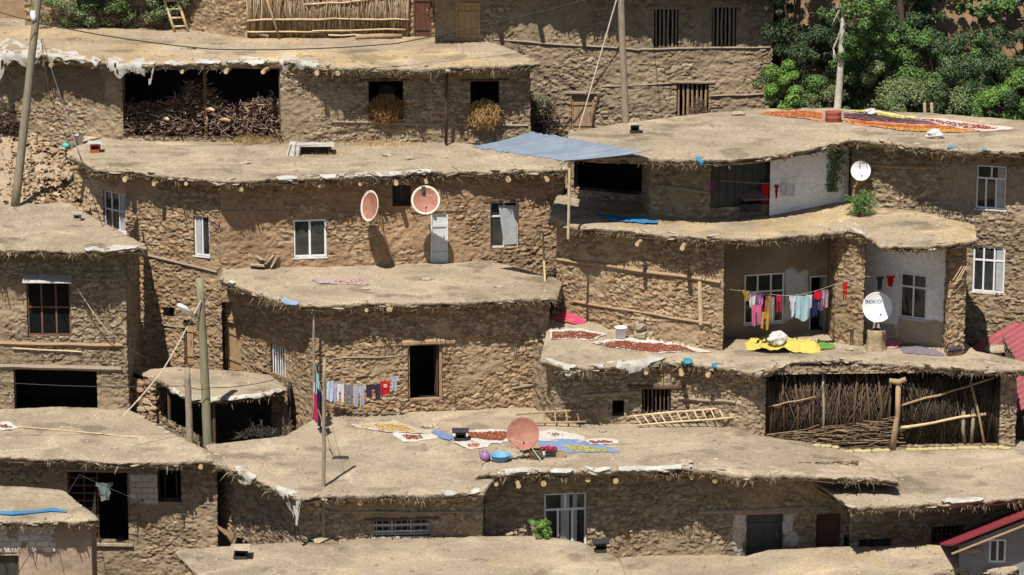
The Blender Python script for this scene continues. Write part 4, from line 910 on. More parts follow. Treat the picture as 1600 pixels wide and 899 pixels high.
M['pepper'] = nmat('pepper_skin', (1,1,1), .45, .1, 5, 0, attr=True, spec=.35)
WHT, BLU, NET = cloth((.42,.395,.35)), cloth((.12,.18,.30)), cloth((.36,.30,.235))
d_ = lambda pts: [(540+x/3.636, 640+y/3.636) for x, y in pts]
drape('drying_cloth', 'thin beige netting under yellow peppers, leftmost of the cloths on the wide roof', 'cloth', d_([(20,92),(160,78),(280,70),(340,88),(400,108),(500,120),(480,142),(290,136),(160,122)]), NET, sd=2)
drape('drying_cloth', 'white cloth with small red pile in front of the netting', 'cloth', d_([(265,140),(300,133),(460,132),(535,158),(400,186),(335,186)]), WHT, sd=3)
drape('blue_cloth', 'small blue cloth between the white cloth and the black stove box', 'cloth', d_([(480,122),(540,128),(620,160),(600,180),(540,165)]), BLU, sd=4)
drape('drying_cloth', 'long white cloth full of red peppers left of the rust dish', 'cloth', d_([(600,128),(760,118),(925,124),(930,186),(690,180),(610,150)]), WHT, sd=5)
drape('drying_cloth', 'small white cloth with orange red pile in front of the black stove', 'cloth', d_([(615,190),(690,182),(830,188),(810,216),(700,226)]), WHT, sd=6)
drape('blue_sheet', 'large blue sheet behind the crates right of the rust dish', 'sheet', d_([(1085,176),(1350,176),(1570,242),(1250,250),(1120,225)]), cloth((.15,.20,.31)), sd=7)
drape('drying_cloth', 'white cloth with thin red strip above the blue sheet', 'cloth', d_([(1090,125),(1180,122),(1360,160),(1350,185),(1100,182)]), WHT, sd=8)
drape('drying_cloth', 'rightmost white cloth with red peppers on the wide roof', 'cloth', d_([(1345,176),(1470,164),(1545,178),(1550,198),(1400,202)]), WHT, sd=9)
rehit()
peppers('yellow peppers on the beige netting', d_([(160,88),(250,84),(330,92),(395,116),(380,124),(190,118)]), 'yellow')
peppers('few yellow peppers at the pointed left end of the netting', d_([(60,92),(150,88),(160,110),(100,104)]), 'yellow', 120)
peppers('red pepper pile on the white cloth beside the netting', d_([(320,148),(420,146),(445,164),(380,172),(335,166)]), 'red')
peppers('long bed of red peppers left of the rust dish', d_([(690,134),(800,128),(915,132),(915,166),(700,164)]), 'red', 760)
peppers('small orange red pile before the black stove', d_([(690,196),(760,194),(760,214),(700,216)]), 'orange')
peppers('yellow lime peppers on the blue sheet', d_([(1235,212),(1350,206),(1480,222),(1490,240),(1290,240)]), 'lime', 560)
peppers('red peppers on the rightmost white cloth', d_([(1370,180),(1500,178),(1530,190),(1400,196)]), 'red')
peppers('thin scatter of red peppers above the blue sheet', d_([(1130,138),(1200,136),(1240,150),(1180,158)]), 'red', 180)
# terrace
g_ = lambda pts: [(840+x/2.81, 280+y/2.81) for x, y in pts]
drape('pink_cloth', 'bright pink cloth with yellow peppers on the terrace', 'cloth', g_([(65,612),(120,588),(200,612),(208,634),(160,640),(100,628)]), cloth((.46,.05,.11)), wr=.07, sd=12)
drape('drying_sheet', 'cream sheet of red peppers at the left end of the terrace', 'sheet', g_([(55,668),(180,660),(300,684),(250,712),(60,706)]), WHT, sd=13)
drape('drying_sheet', 'white sheet of red peppers pointing to the right on the terrace', 'sheet', g_([(240,722),(380,700),(500,712),(640,722),(765,762),(520,764),(330,742)]), WHT, sd=14)
drape('yellow_tarp', 'crumpled bright yellow tarp spread on the terrace by the laundry', 'tarp', [(1164,538),(1200,531),(1225,535),(1280,537),(1281,552),(1230,553),(1195,553),(1166,547)], cloth((.44,.36,.085)), wr=.2, sd=15)
drape('green_cloth', 'small green cloth at the right tip of the yellow tarp', 'cloth', [(1272,537),(1300,538),(1304,545),(1284,548)], cloth((.10,.20,.04)), wr=.06, sd=16)
drape('pink_rag', 'faded pink and white rag right of the tree stump', 'rag', [(1383,532),(1400,532),(1412,540),(1400,545),(1384,544)], cloth((.55,.22,.24)), wr=.08, sd=17)
drape('grey_blanket', 'dark grey blanket spread on the terrace edge', 'blanket', [(1405,545),(1425,536),(1480,540),(1490,553),(1440,555),(1412,551)], cloth((.15,.13,.15)), wr=.04, sd=18)
rehit()
peppers('red peppers on the cream terrace sheet', g_([(60,676),(180,668),(285,686),(240,706),(62,702)]), 'red', 800)
peppers('long red pepper bed on the white terrace sheet', g_([(255,722),(380,710),(500,722),(620,732),(700,758),(520,760),(330,738)]), 'red', 800)
peppers('yellow peppers in the pink cloth', g_([(100,622),(150,612),(175,628),(140,638)]), 'yellow', 200)
# pepper field on the upper right roof
u_ = lambda pts: [(1000+x/2.667, y/2.667) for x, y in pts]
drape('drying_sheet', 'large sheet with orange peppers left of the red drum on the upper right roof', 'sheet', u_([(490,474),(560,464),(760,466),(765,505),(640,492)]), cloth((.40,.2,.12)), sd=21)
drape('drying_sheet', 'dark purple sheet in the middle of the upper right pepper field', 'sheet', u_([(845,474),(960,474),(1200,508),(1240,522),(1080,516),(850,492)]), cloth((.13,.075,.085)), sd=22)
drape('drying_sheet', 'pale sheet with yellow peppers behind the purple sheet', 'sheet', u_([(870,464),(960,464),(1150,490),(1130,500),(960,476)]), cloth((.5,.46,.2)), sd=23)
drape('drying_sheet', 'wide sheet of red and yellow peppers in front of the purple sheet', 'sheet', u_([(850,496),(1080,518),(1250,526),(1420,548),(1280,556),(1080,546),(880,518)]), cloth((.45,.2,.1)), sd=24)
drape('drying_sheet', 'white sheet with red peppers at the right end of the upper right field', 'sheet', u_([(1140,494),(1260,500),(1440,522),(1560,538),(1440,548),(1260,522)]), cloth((.55,.4,.36)), sd=25)
rehit()
peppers('orange peppers left of the red drum', u_([(500,474),(560,467),(755,469),(760,500),(640,488)]), 'orange', 420)
peppers('yellow peppers behind the purple sheet', u_([(880,466),(960,466),(1135,490),(1120,496),(960,474)]), 'lime', 380)
peppers('red peppers in front of the purple sheet', u_([(860,500),(1080,520),(1250,528),(1380,546),(1080,534),(880,512)]), 'orange', 460)
peppers('yellow peppers along the front of the upper right field', u_([(900,516),(1080,534),(1250,540),(1390,550),(1280,554),(1080,544)]), 'yellow', 460)
peppers('red peppers at the right end of the upper right field', u_([(1150,496),(1260,504),(1430,524),(1500,536),(1420,542),(1260,518)]), 'red', 300)
peppers('dark dried fruit on the purple sheet', u_([(855,478),(960,478),(1200,512),(1080,513),(855,490)]), 'dark', 240)
drape('drying_cloth', 'faded rag of pinkish peppers on the middle house roof', 'rag', [(488,437),(540,435),(576,438),(574,446),(500,444)], cloth((.30,.23,.21)), sd=27)
drape('drying_cloth', 'white cornered cloth of red peppers at the left picture edge', 'cloth', [(-20,662),(10,661),(30,670),(8,673),(-20,673)], WHT, sd=28)
drape('blue_tarp', 'blue tarp strip near the log edge of the laundry house roof', 'tarp', [(928,333),(945,336),(990,341),(1028,346),(1026,352),(980,349),(950,346)], paint((.03,.15,.29), .6), wr=.06, sd=29)
rehit()
peppers('pale orange peppers on the faded rag', [(520,437),(570,438),(568,444),(525,443)], 'orange', 90)
peppers('red peppers at the left picture edge', [(-20,664),(10,664),(22,669),(-20,671)], 'red')

# ---------------------------------------------------------------- plastic along the roof edges
def edge_plastic(label, root, px0, px1, back=.25, hang=.16, mat='sheet', k=0, sd=1, name='plastic_sheet', cat='plastic', tear=.575):
    Fp = FR[HZ[root].name][k]; xs = np.array([proj(p)[0] for p in Fp]); sel = np.where((xs >= px0)&(xs <= px1))[0]
    if len(sel) < 3: return
    P = Fp[sel]; n = len(P); s = np.arange(n)*.09; L_ = s[-1]; en = sst(0, .22, s)*sst(0, .22, L_-s)
    rag = lambda f, q: vn(s*f, s*0+q, sd)*.6+vn(s*f*3.1, s*0+q, sd+9)*.4
    back *= .75; hang *= .8; hb = back*(.0+1.5*rag(.9, 1))*en; hh = hang*(.0+2.2*rag(1.1, 3)**1.7)*en; rows = []; lift = np.where(en < .3, -.05, 0)
    zt = np.array([down(p[0], p[1]+.10, p[2]+1.) for p in P]); zt = np.where(np.abs(zt-P[:, 2]) > .3, P[:, 2], zt)
    zb = np.array([down(p[0], p[1]+.10+b, p[2]+1.) for p, b in zip(P, hb)]); zb = np.where(np.abs(zb-P[:, 2]) > .3, zt, zb)
    for q, (yy, zz) in enumerate(((hb+.10, zb+.01), (hb*.66+.10, zb*.66+zt*.34+.012), (hb*.33+.10, zb*.33+zt*.67+.008), (.05, zt+.01), (-.06, zt-.03-lift), (-.09, zt-.04-hh*.35-lift), (-.08, zt-.04-hh*.7-lift), (-.07, zt-.04-hh-lift))):
        w = .07*(vn(s*4.5, s*0+q*.6, sd+5)-.5)+.04*(vn(s*9, s*0+q*.8, sd+6)-.5); amp = 1 if q < 4 else 1.4
        rows.append(np.stack([P[:, 0]+w*.8, P[:, 1]+yy+w*amp*(.3 if q < 3 else 1), zz+(np.abs(w)*.35 if q < 4 else w*.5)], 1))
    V = np.concatenate(rows); idx = np.arange(8*n).reshape(8, n); F_q = np.stack([idx[:-1,:-1], idx[1:,:-1], idx[1:,1:], idx[:-1,1:]], -1).reshape(-1, 4)
    # tears: leave ragged gaps
    cx_ = V[F_q].mean(1); keep = fbm(cx_[:, 0]*2.6+sd, cx_[:, 2]*7+cx_[:, 1]*1.7, sd+3, 3) < tear; F_q = F_q[keep]
    tag(mesh(name, V, F_q, M[mat] if isinstance(mat, str) else mat, None, None, True), label, cat)
edge_plastic('crumpled white plastic at the far left end of the firewood roof', 'M', -15, 66, 4.6, 1.0, sd=1, tear=.66)
edge_plastic('flat torn white plastic right of the leaning pole on the firewood roof', 'M', 68, 160, 3.4, .4, sd=2, tear=.6)
edge_plastic('torn white plastic hanging beside the firewood store', 'M', 162, 246, 1.0, .8, sd=3, tear=.62)
edge_plastic('long thin white plastic above the firewood store', 'M', 256, 348, .6, .1, sd=4)
edge_plastic('small flat white plastic above the right part of the store', 'M', 350, 418, .7, .1, sd=5)
edge_plastic('white plastic sheet drooping to a point past the store', 'M', 432, 504, .9, 1.0, sd=6)
edge_plastic('long white plastic strip on the edge of the two dish roof', 'K', 430, 680, .12, .07, sd=7)
edge_plastic('torn white plastic on the slanted left edge of the wide roof', 'D', 362, 402, .3, .3, sd=8)
edge_plastic('white plastic triangle hanging at the front left corner of the wide roof', 'D', 430, 474, .25, .62, sd=9)
edge_plastic('small white plastic scrap before the step of the wide roof', 'D', 690, 756, .2, .08, sd=10)
edge_plastic('white plastic strip below the rust dish', 'D', 772, 900, .12, .06, k=1, sd=11)
edge_plastic('white plastic strip above the white door window', 'D', 905, 1085, .1, .05, k=1, sd=12)
edge_plastic('white plastic at the left end of the terrace', 'G', 850, 905, .2, .3, sd=13)
edge_plastic('white plastic hanging along the terrace above the barred hole', 'G', 925, 1040, .25, .28, sd=14)
edge_plastic('teal blue scrap on the terrace edge left of the other', 'G', 1062, 1084, .25, .2, paint((.03,.17,.25), .5), sd=15)
edge_plastic('teal blue scrap on the terrace edge nearest the stable pillar', 'G', 1112, 1134, .25, .2, paint((.03,.18,.27), .5), sd=16)
edge_plastic('blue scrap on the eave of the upper right roof above the dark door', 'L', 1086, 1104, .15, .3, paint((.035,.18,.28), .5), sd=17)
edge_plastic('blue rag hanging below the white sack on the upper right roof', 'L', 1478, 1504, .25, .2, paint((.045,.19,.31), .5), sd=18)
edge_plastic('blue tatter hanging farther right below the upper right eave', 'L', 1532, 1545, .15, .35, paint((.045,.19,.31), .5), sd=19)
edge_plastic('white plastic edge of the low lean-to roof', 'P', 262, 446, .1, .1, sd=20)
edge_plastic('light blue tin scrap at the left corner of the middle house roof', 'H', 434, 468, .3, .12, paint((.19,.25,.33), .5), sd=21)
edge_plastic('white scraps on the left tip of the middle house roof', 'H', 345, 372, .35, .1, sd=22)
edge_plastic('white plastic lip at the corner bend of the laundry house roof', 'J', 1322, 1358, .2, .06, sd=23)
edge_plastic('dirty white plastic on the right part of the lowest bare roof', 'E', 1470, 1540, .15, .03, sd=24)
edge_plastic('tan plastic scrap at the right end of the left house roof', 'I', 130, 218, .3, .05, sd=25)

# ---------------------------------------------------------------- satellite dishes
def dish(label, c, nrm, rad, mat, rim=None, stand=None, feed=True, struts=False, back='steel'):
    c = Vector(c); n = Vector(nrm).normalized(); rx = Vector((0,0,1)).cross(n).normalized(); up = n.cross(rx); X = lambda p: c+rx*p[0]+up*p[1]+n*p[2]
    t = thing('satellite_dish', label, 'satellite dish', stand[0] if stand else c-Vector((0,0,rad)))
    m = MB(X); dp = rad*.22; prof = [(rad*k/10*.98+.001, dp*(k/10)**2-dp) for k in range(11)]
    m.lathe(prof+[(rad*.985, .0), (rad*.97, -.015)]+[(rad*k/10*.97+.001, dp*(k/10)**2-dp-.015) for k in range(9,-1,-1)], 40); m.build('reflector', M[mat] if isinstance(mat, str) else mat, t, True)
    if rim:
        m = MB(X); m.lathe([(rad*.86, -dp*.26+.006), (rad*.99, .004), (rad*1.01, -.004), (rad*.99, -.02)], 40); m.build('rim', M[rim] if isinstance(rim, str) else rim, t, True)
    if feed:
        e = (rad*.08, -rad*.55, rad*.8); m = MB(X); m.tube([(0, -rad*.97, -.01), (rad*.03, -rad*.85, rad*.45), e], .011, 6)
        if struts: m.tube([(-rad*.9, -rad*.3, 0), e], .008, 5); m.tube([(rad*.9, -rad*.3, 0), e], .008, 5)
        m.build('feed_arm', M[back], t); m = MB(X); m.tube([(rad*.08, -rad*.55-.02, rad*.8+.04), (rad*.08, -rad*.53, rad*.8-.05)], .03, 9); m.build('receiver', M['blacktin'], t)
    if stand:
        m = MB(); h_ = X((0, 0, -dp-.02))
        m.tube([h_, h_-n*.1-Vector((0,0,.05)), stand[0]], .028, 7)
        for q in stand[1:]: m.tube([h_-n*.06-Vector((0,0,.06)), q], .014, 6)
        m.build('mast', M[back], t)
    return t, X
def text_on(t, X, body, size, p, mat, name='lettering', rad=1, dp=0):
    cu = bpy.data.curves.new(name, 'FONT'); cu.body = body; cu.size = size; cu.align_x = 'CENTER'; cu.align_y = 'CENTER'; cu.extrude = .002; cu.resolution_u = 2
    tmp = bpy.data.objects.new('tmp', cu); COL.objects.link(tmp); bpy.context.view_layer.update(); me = bpy.data.meshes.new_from_object(tmp.evaluated_get(bpy.context.evaluated_depsgraph_get()))
    bpy.data.objects.remove(tmp); V = [v.co.copy() for v in me.vertices]
    W_ = []
    for v in V:
        x, y = v.x*1.35+p[0], v.y+p[1]; W_.append(X((x, y, dp*((x*x+y*y)/(rad*rad))-dp+.006+v.z)))
    return mesh(name, W_, [list(q.vertices) for q in me.polygons], mat, t)
rehit()
st = hit(1368, 546); ysd = st.y
# tree stump under the white dish
sm = MB(); rr = .32; sm.lathe([(rr*1.25, -.05), (rr*1.05, .15), (rr*.95, .45), (rr*1.0, .68), (rr*.9, .70), (.01, .70)], 16, tuple(st))
for i in range(len(sm.v)): v = sm.v[i]; a = math.atan2(v[1]-st.y, v[0]-st.x); q = 1+.10*math.sin(5*a+1)+.06*math.sin(9*a); sm.v[i] = (st.x+(v[0]-st.x)*q, st.y+(v[1]-st.y)*q, v[2])
tag(sm.build('tree_stump', M['stump'] if 'stump' in M else nmat('stump_bark', (.20,.145,.09), .9, .45, 6, .8, 14, col2=(.36,.27,.17), bdist=.05), None, True), 'thick upright tree stump carrying the white lettered dish', 'stump')
cD = pY(1371, 480, ysd-.1); tp = st+Vector((0,0,.70))
t, X = dish('large white dish with blue lettering on a tree stump', cD, (.06,-.94,.33), .54, 'dishwhite' if 'dishwhite' in M else paint((.80,.80,.79), .4, 'white_dish_paint'), None, [tp]+[tp+Vector((math.cos(a)*.24, math.sin(a)*.2, .0)) for a in (.5, 2.2, 3.9, 5.5)], True, back='blacktin')
text_on(t, X, 'BEKO', .18, (-.12, .19), paint((.03,.06,.22), .5, 'blue_letters'), rad=.54, dp=.119)
rehit(); c = pY(1345, 267, hit(1345, 262).y-.45)
t, X = dish('smaller plain white dish on the stone wing above the potted shrub', c, (-.05,-.95,.28), .36, paint((.62,.62,.62), .4, 'white_dish_paint'), None, [c+Vector((0,.5,-.35))])
text_on(t, X, '-----  ------', .055, (0, .16), paint((.12,.12,.14), .5, 'grey_letters'), rad=.36, dp=.079)
yw = hit(560, 370).y
c = pY(577, 322, yw-1.0); foot = hit(617, 414)
t, X = dish('rust streaked dish turned to the left on a slanted pole', c, (-.80,-.55,.22), .56, 'rust2', paint((.60,.52,.42), .6, 'cream_rim'), [foot, c+Vector((.35,.95,-.25))], False, back='woodpale')
m = MB(X); m.lathe([(.30,-.05),(.40,-.02),(.40,-.015),(.30,-.045)], 5, (0,.0,0)); 
c2 = pY(665, 313, yw-.75)
t, X = dish('faded red dish with cream rim facing forward above the pale door', c2, (-.02,-.96,.27), .52, 'rust', paint((.62,.53,.43), .6, 'cream_rim'), [c2+Vector((-.05,.75,-.5))], True)
text_on(t, X, 'M A R S', .10, (.12, .17), paint((.60,.42,.36), .7, 'faded_letters'), rad=.52, dp=.114)
m = MB(X); m.box((-.15,.26,-.06), (-.02,.5,.015)); tp_ = m.build('tape', M['blacktin'], t)
f3 = hit(812, 716); c3 = Vector((pY(817, 678, f3.y).x, f3.y, pY(817, 678, f3.y).z))
t, X = dish('rusty round dish on a tripod among basins and crates on the wide roof', c3, (-.03,-.95,.30), .56, 'rust', None, [f3, f3+Vector((-.6,-.15,0)), f3+Vector((.75,-.5,0)), f3+Vector((.1,.5,0))], True, True, back='tin')

# ---------------------------------------------------------------- poles, lamp and cables
def pole(label, foot, top, r0, r1, mat='pole', name='utility_pole', cat='pole', bend=0.):
    f, p = Vector(foot), Vector(top); m = MB(); k = 8
    m.tube([f+(p-f)*(i/k)+Vector((bend*math.sin(math.pi*i/k)+random.uniform(-.008,.008), 0, 0)) for i in range(k+1)], [r0+(r1-r0)*i/k for i in range(k+1)], 10)
    return tag(m.build(name, M[mat], None, True, f), label, cat)
rehit()
fp_ = hit(22, 322); fp_.z -= .3; tp1 = pY(66, -60, fp_.y+.1)
pole('tall leaning timber pole with white insulator bag at the upper left', fp_, tp1, .17, .13)
q = pY(52, 26, fp_.y-.05); m = MB(); m.blob(tuple(q), (.11,.09,.2), 9, 7, .25); tag(m.build('insulator_bag', paint((.72,.74,.78), .6), None, True), 'white bag wrapped round the top of the leaning pole', 'bag')
f2 = pY(979, 210, hit(979, 192).y); pole('straight grey timber pole against the tall house', f2-Vector((0,0,.3)), pY(968, -60, f2.y), .14, .12, 'woodgrey')
yP3 = yH-2.9
fa = pY(326, 700, yP3); ta = pY(312, 435, yP3+.1); pole('greenish timber pole with street lamp before the dark lean-to', fa-Vector((0,0,.6)), ta, .17, .135, 'polegreen' if 'polegreen' in M else 'pole')
fb = pY(298, 696, yP3-.5); pole('short grey pole left of the street lamp pole', fb-Vector((0,0,.6)), pY(292, 575, yP3-.5), .13, .11, 'woodgrey', 'short_pole')
L0 = pY(312, 500, yP3); t = thing('street_lamp', 'white street lamp head bracketed on the greenish pole', 'street lamp', L0)
m = MB(); e_ = pY(296, 489, yP3-.5); m.tube([L0, (L0+e_)/2+Vector((0,0,.08)), e_], .03, 7); m.build('bracket', M['steel'], t)
dx = (pY(277, 475, yP3-.9)-e_).normalized(); sx_ = Vector((0,0,1)).cross(dx).normalized(); uz = dx.cross(sx_); X = lambda p: e_+dx*p[0]+sx_*p[1]+uz*p[2]
m = MB(X); pr = [(-.05,.06,.05),(.1,.12,.09),(.35,.16,.11),(.55,.12,.08),(.66,.03,.02)]; vs = []; 
for x, w_, h_ in pr: vs += [(x, w_*math.cos(a), h_*math.sin(a)) for a in [2*math.pi*k/10 for k in range(10)]]
m.add(vs, [(i*10+k, i*10+(k+1)%10, (i+1)*10+(k+1)%10, (i+1)*10+k) for i in range(4) for k in range(10)]+[tuple(range(9,-1,-1)), tuple(range(40,50))]); m.build('lamp_head', paint((.78,.80,.82), .4, 'lamp_white'), t, True)
def cable(label, pts, r=.014, sag=0., mat='cable', name='cable', cat='cable', n=14):
    P = [Vector(p) for p in pts]; out = []
    for a, b in zip(P[:-1], P[1:]):
        for i in range(n): u = i/n; out.append(a.lerp(b, u)-Vector((0,0,4*sag*u*(1-u))))
    out.append(P[-1]); m = MB(); m.tube(out, r, 5); return tag(m.build(name, M[mat], None), label, cat)
yp = fp_.y-.2
cable('dark cable sagging over the straw roof from the leaning pole to the tall house', [pY(60, 36, yp), pY(330, 77, yM-2), pY(620, 68, yM-1.2), pY(960, -12, yN-1.2)], .022, .10)
cable('grey cable pair dropping from the leaning pole to the bent house front', [pY(66, 60, yp), pY(100, 168, yp+.3), pY(122, 236, yK-3.5), pY(156, 306, yK-1.6)], .016, .06, 'steel')
cable('thin grey cable hanging from the leaning pole down to the stone wall', [pY(64, 60, yp), pY(79, 164, yMl-.3)], .014, .1, 'steel')
cable('cable running from the leaning pole out of the left edge', [pY(58, 34, yp), pY(-20, 12, yp-1)], .014, .05)
cable('pale slanted rope from the grey pole top to the small plank door', [pY(969, -20, f2.y-.1), pY(903, 208, f2.y-.6)], .024, 0, 'rope', 'rope', 'rope')
cable('thin dark cable from the grey pole to the stick barred window', [pY(972, 0, f2.y), pY(1020, 62, yN-.2)], .012, .05)
cable('pale rope from the street lamp pole down to the lower left roof', [pY(314, 470, yP3-.1), pY(255, 578, yP3-1.2), pY(192, 650, yP3-1.8)], .022, .05, 'rope', 'rope', 'rope')
cable('thin rope slanting from the brown window toward the lean-to', [pY(120, 450, yI-.15), pY(170, 520, yI-.2), pY(232, 562, yK-1.5)], .016, .05, 'rope', 'rope', 'rope')
cable('dark low cable strung across the lean-to from the short pole', [pY(-20, 596, yP3-1), pY(292, 603, yP3-.55), pY(330, 606, yP3-.2), pY(440, 590, yH-1.2)], .014, .1)
cable('thin cable slanting across the slatted doorway of the lower left house', [pY(30, 893, yD1-7), pY(124, 742, pZ(200,720,zB).y+.2), pY(228, 788, pZ(200,720,zB).y+.2)], .012, .0)
# clothes poles
rehit()
f5 = hit(505, 843); f5.y = min(f5.y, F_D1y-.25 if 'F_D1y' in globals() else f5.y)
pole('tall thin clothes pole rising past the front edge of the wide roof', f5-Vector((0,0,.1)), pY(507, 560, f5.y), .07, .055, 'woodgrey', 'clothes_pole')
yc = yH-.75
f6 = Vector((pY(491, 640, yc).x, yc, zD)); pole('thin clothes pole at the left corner of the middle house', f6, pY(490, 480, yc), .05, .04, 'woodgrey', 'clothes_pole')

# ---------------------------------------------------------------- laundry
def garment(label, x0, y0, x1, y1, Y, col, shape='rect', name='garment', cat='laundry', group=None, axis=None, col2=None):
    """cloth hanging from a line between pixels (x0..x1) at depth Y, top y0, bottom y1"""
    A = pY(x0, y0, Y); B = pY(x1, y0, Y); zb = pY((x0+x1)/2, y1, Y).z; w = (B-A).length; h = A.z-zb; m = 13; n = 14
    if axis: B = A+Vector(axis); w = (B-A).length
    V = []; F_q = []; sd = random.uniform(0, 50); tx = (B-A).normalized(); nrm = Vector((tx.y, -tx.x, 0))
    for j in range(n):
        v = j/(n-1)
        for i in range(m):
            u = i/(m-1); uu = u-.5; wd = 1.
            if shape == 'shirt': wd = (1.0 if v < .32 else .70)+.03*math.sin(7*v)
            if shape == 'trousers':
                wd = .95-.06*v
                g = .30*max(0, v-.30)/.70*.42
                uu = uu*(1-g*1.2)+(g*.5 if uu > 0 else -g*.5)*(1 if abs(uu) > 1e-6 else 0)
            if shape == 'sock': wd = .8+.2*math.sin(3*v)
            if shape == 'strap': wd = (.35 if v < .35 else 1.0)
            hem = h*v*(1+.07*math.sin(u*7+sd)*v)*(.62 if shape == 'shirt' and abs(u-.5) > .36 and v > .3 else 1)
            fold = .035*math.sin(u*11+sd+v*1.5)*(.3+.9*v)+.02*math.sin(u*23+sd*2)
            V.append(A.lerp(B, .5)+tx*(uu*w*wd)+nrm*fold+Vector((0,0,-hem-.02*math.sin(u*math.pi))))
    for j in range(n-1):
        for i in range(m-1):
            if shape == 'trousers' and i in (5, 6) and j > 4: continue
            k = j*m+i; F_q.append((k, k+1, k+m+1, k+m))
    o = mesh(name, V, F_q, cloth(tuple(round(.74*q, 4) for q in col)) if not col2 else pattern(tuple(.74*q for q in col), tuple(.74*q for q in col2)), None, None, True, A.lerp(B, .5)-Vector((0,0,h)))
    o['label'] = label; o['category'] = cat
    if group: o['group'] = group
    return o
def pattern(a, b):
    k = ('pat', a, b)
    if k not in _pc: _pc[k] = nmat('patterned_fabric', a, .9, .1, 14, .2, 18, col2=b, spec=.1)
    return _pc[k]
GL = 'laundry on the line beside the black doorway'
for a in (('pale blue shirt at the left end of the line by the doorway', 510, 595, 521, 626, (.50,.60,.72), 'rect'),
          ('lilac shirt second from the left on the doorway line', 516, 598, 527, 627, (.42,.42,.60), 'shirt'),
          ('white shorts on the doorway line', 524, 599, 538, 627, (.66,.65,.68), 'trousers'),
          ('dark grey trousers on the doorway line', 538, 602, 551, 631, (.20,.20,.25), 'trousers'),
          ('long pale grey blue trousers on the doorway line', 551, 602, 570, 634, (.40,.42,.52), 'trousers'),
          ('dark purple shorts on the doorway line', 571, 600, 596, 622, (.045,.03,.055), 'trousers'),
          ('red shirt with white emblem on the doorway line', 594, 595, 609, 616, (.55,.02,.025), 'rect'),
          ('light grey top nearest the black doorway', 609, 588, 623, 610, (.42,.41,.50), 'shirt')):
    o = garment(*a[:5], yc, a[5], a[6], group=GL)
    if 'emblem' in a[0]:
        c = pY(602, 603, yc-.05); m = MB(); m.lathe([(.035,0),(.06,0),(.06,.006),(.035,.006),(.035,0)], 14); V = [(c.x+v[0], c.y-v[2], c.z+v[1]) for v in m.v]; mesh('emblem', V, m.f, paint((.7,.6,.6)), o)
cable('clothes line beside the black doorway', [pY(491, 596, yc), pY(510, 595, yc), pY(570, 602, yc), pY(623, 588, yc), pY(636, 568, yH-.2)], .006, .02, 'rope', 'clothes_line', 'rope')
# a second line runs from the thin pole straight towards the tall clothes pole
for lab, x, y0, y1, fy, ln, col in (('blue cloth bunched on the pole line nearest the wall', 492, 566, 612, -.4, .7, (.05,.13,.24)), ('light blue shirt on the pole line above the pink one', 494, 580, 626, -1.0, .6, (.36,.55,.62)),
    ('pink red shirt low on the pole line', 491, 612, 655, -1.4, .6, (.55,.03,.10)), ('dark navy garment low on the pole line', 496, 606, 662, -1.9, .7, (.03,.028,.07)), ('white towel high on the pole line', 490, 596, 612, -.2, .5, (.6,.62,.66))):
    garment(lab, x, y0, x+8, y1, yc+fy, col, 'rect', axis=(.14, -ln, .04), group='laundry hanging from the pole line')
cable('clothes line between the thin pole and the tall clothes pole', [pY(491, 566, yc), pY(505, 620, f5.y)], .006, .05, 'rope', 'clothes_line', 'rope')
t = thing('garden_hoe', 'long handled hoe leaning by the clothes poles', 'hoe', hit(524, 718)); h0 = hit(522, 716)+Vector((0,0,.03))
m = MB(); m.tube([h0, pY(497, 640, h0.y+.35)], .02, 6); m.build('handle', M['woodgrey'], t); m = MB(lambda p: h0+Vector(p)); m.box((-.05,-.12,-.02), (.48,.10,.02), .01); m.build('blade', M['blacktin'], t)

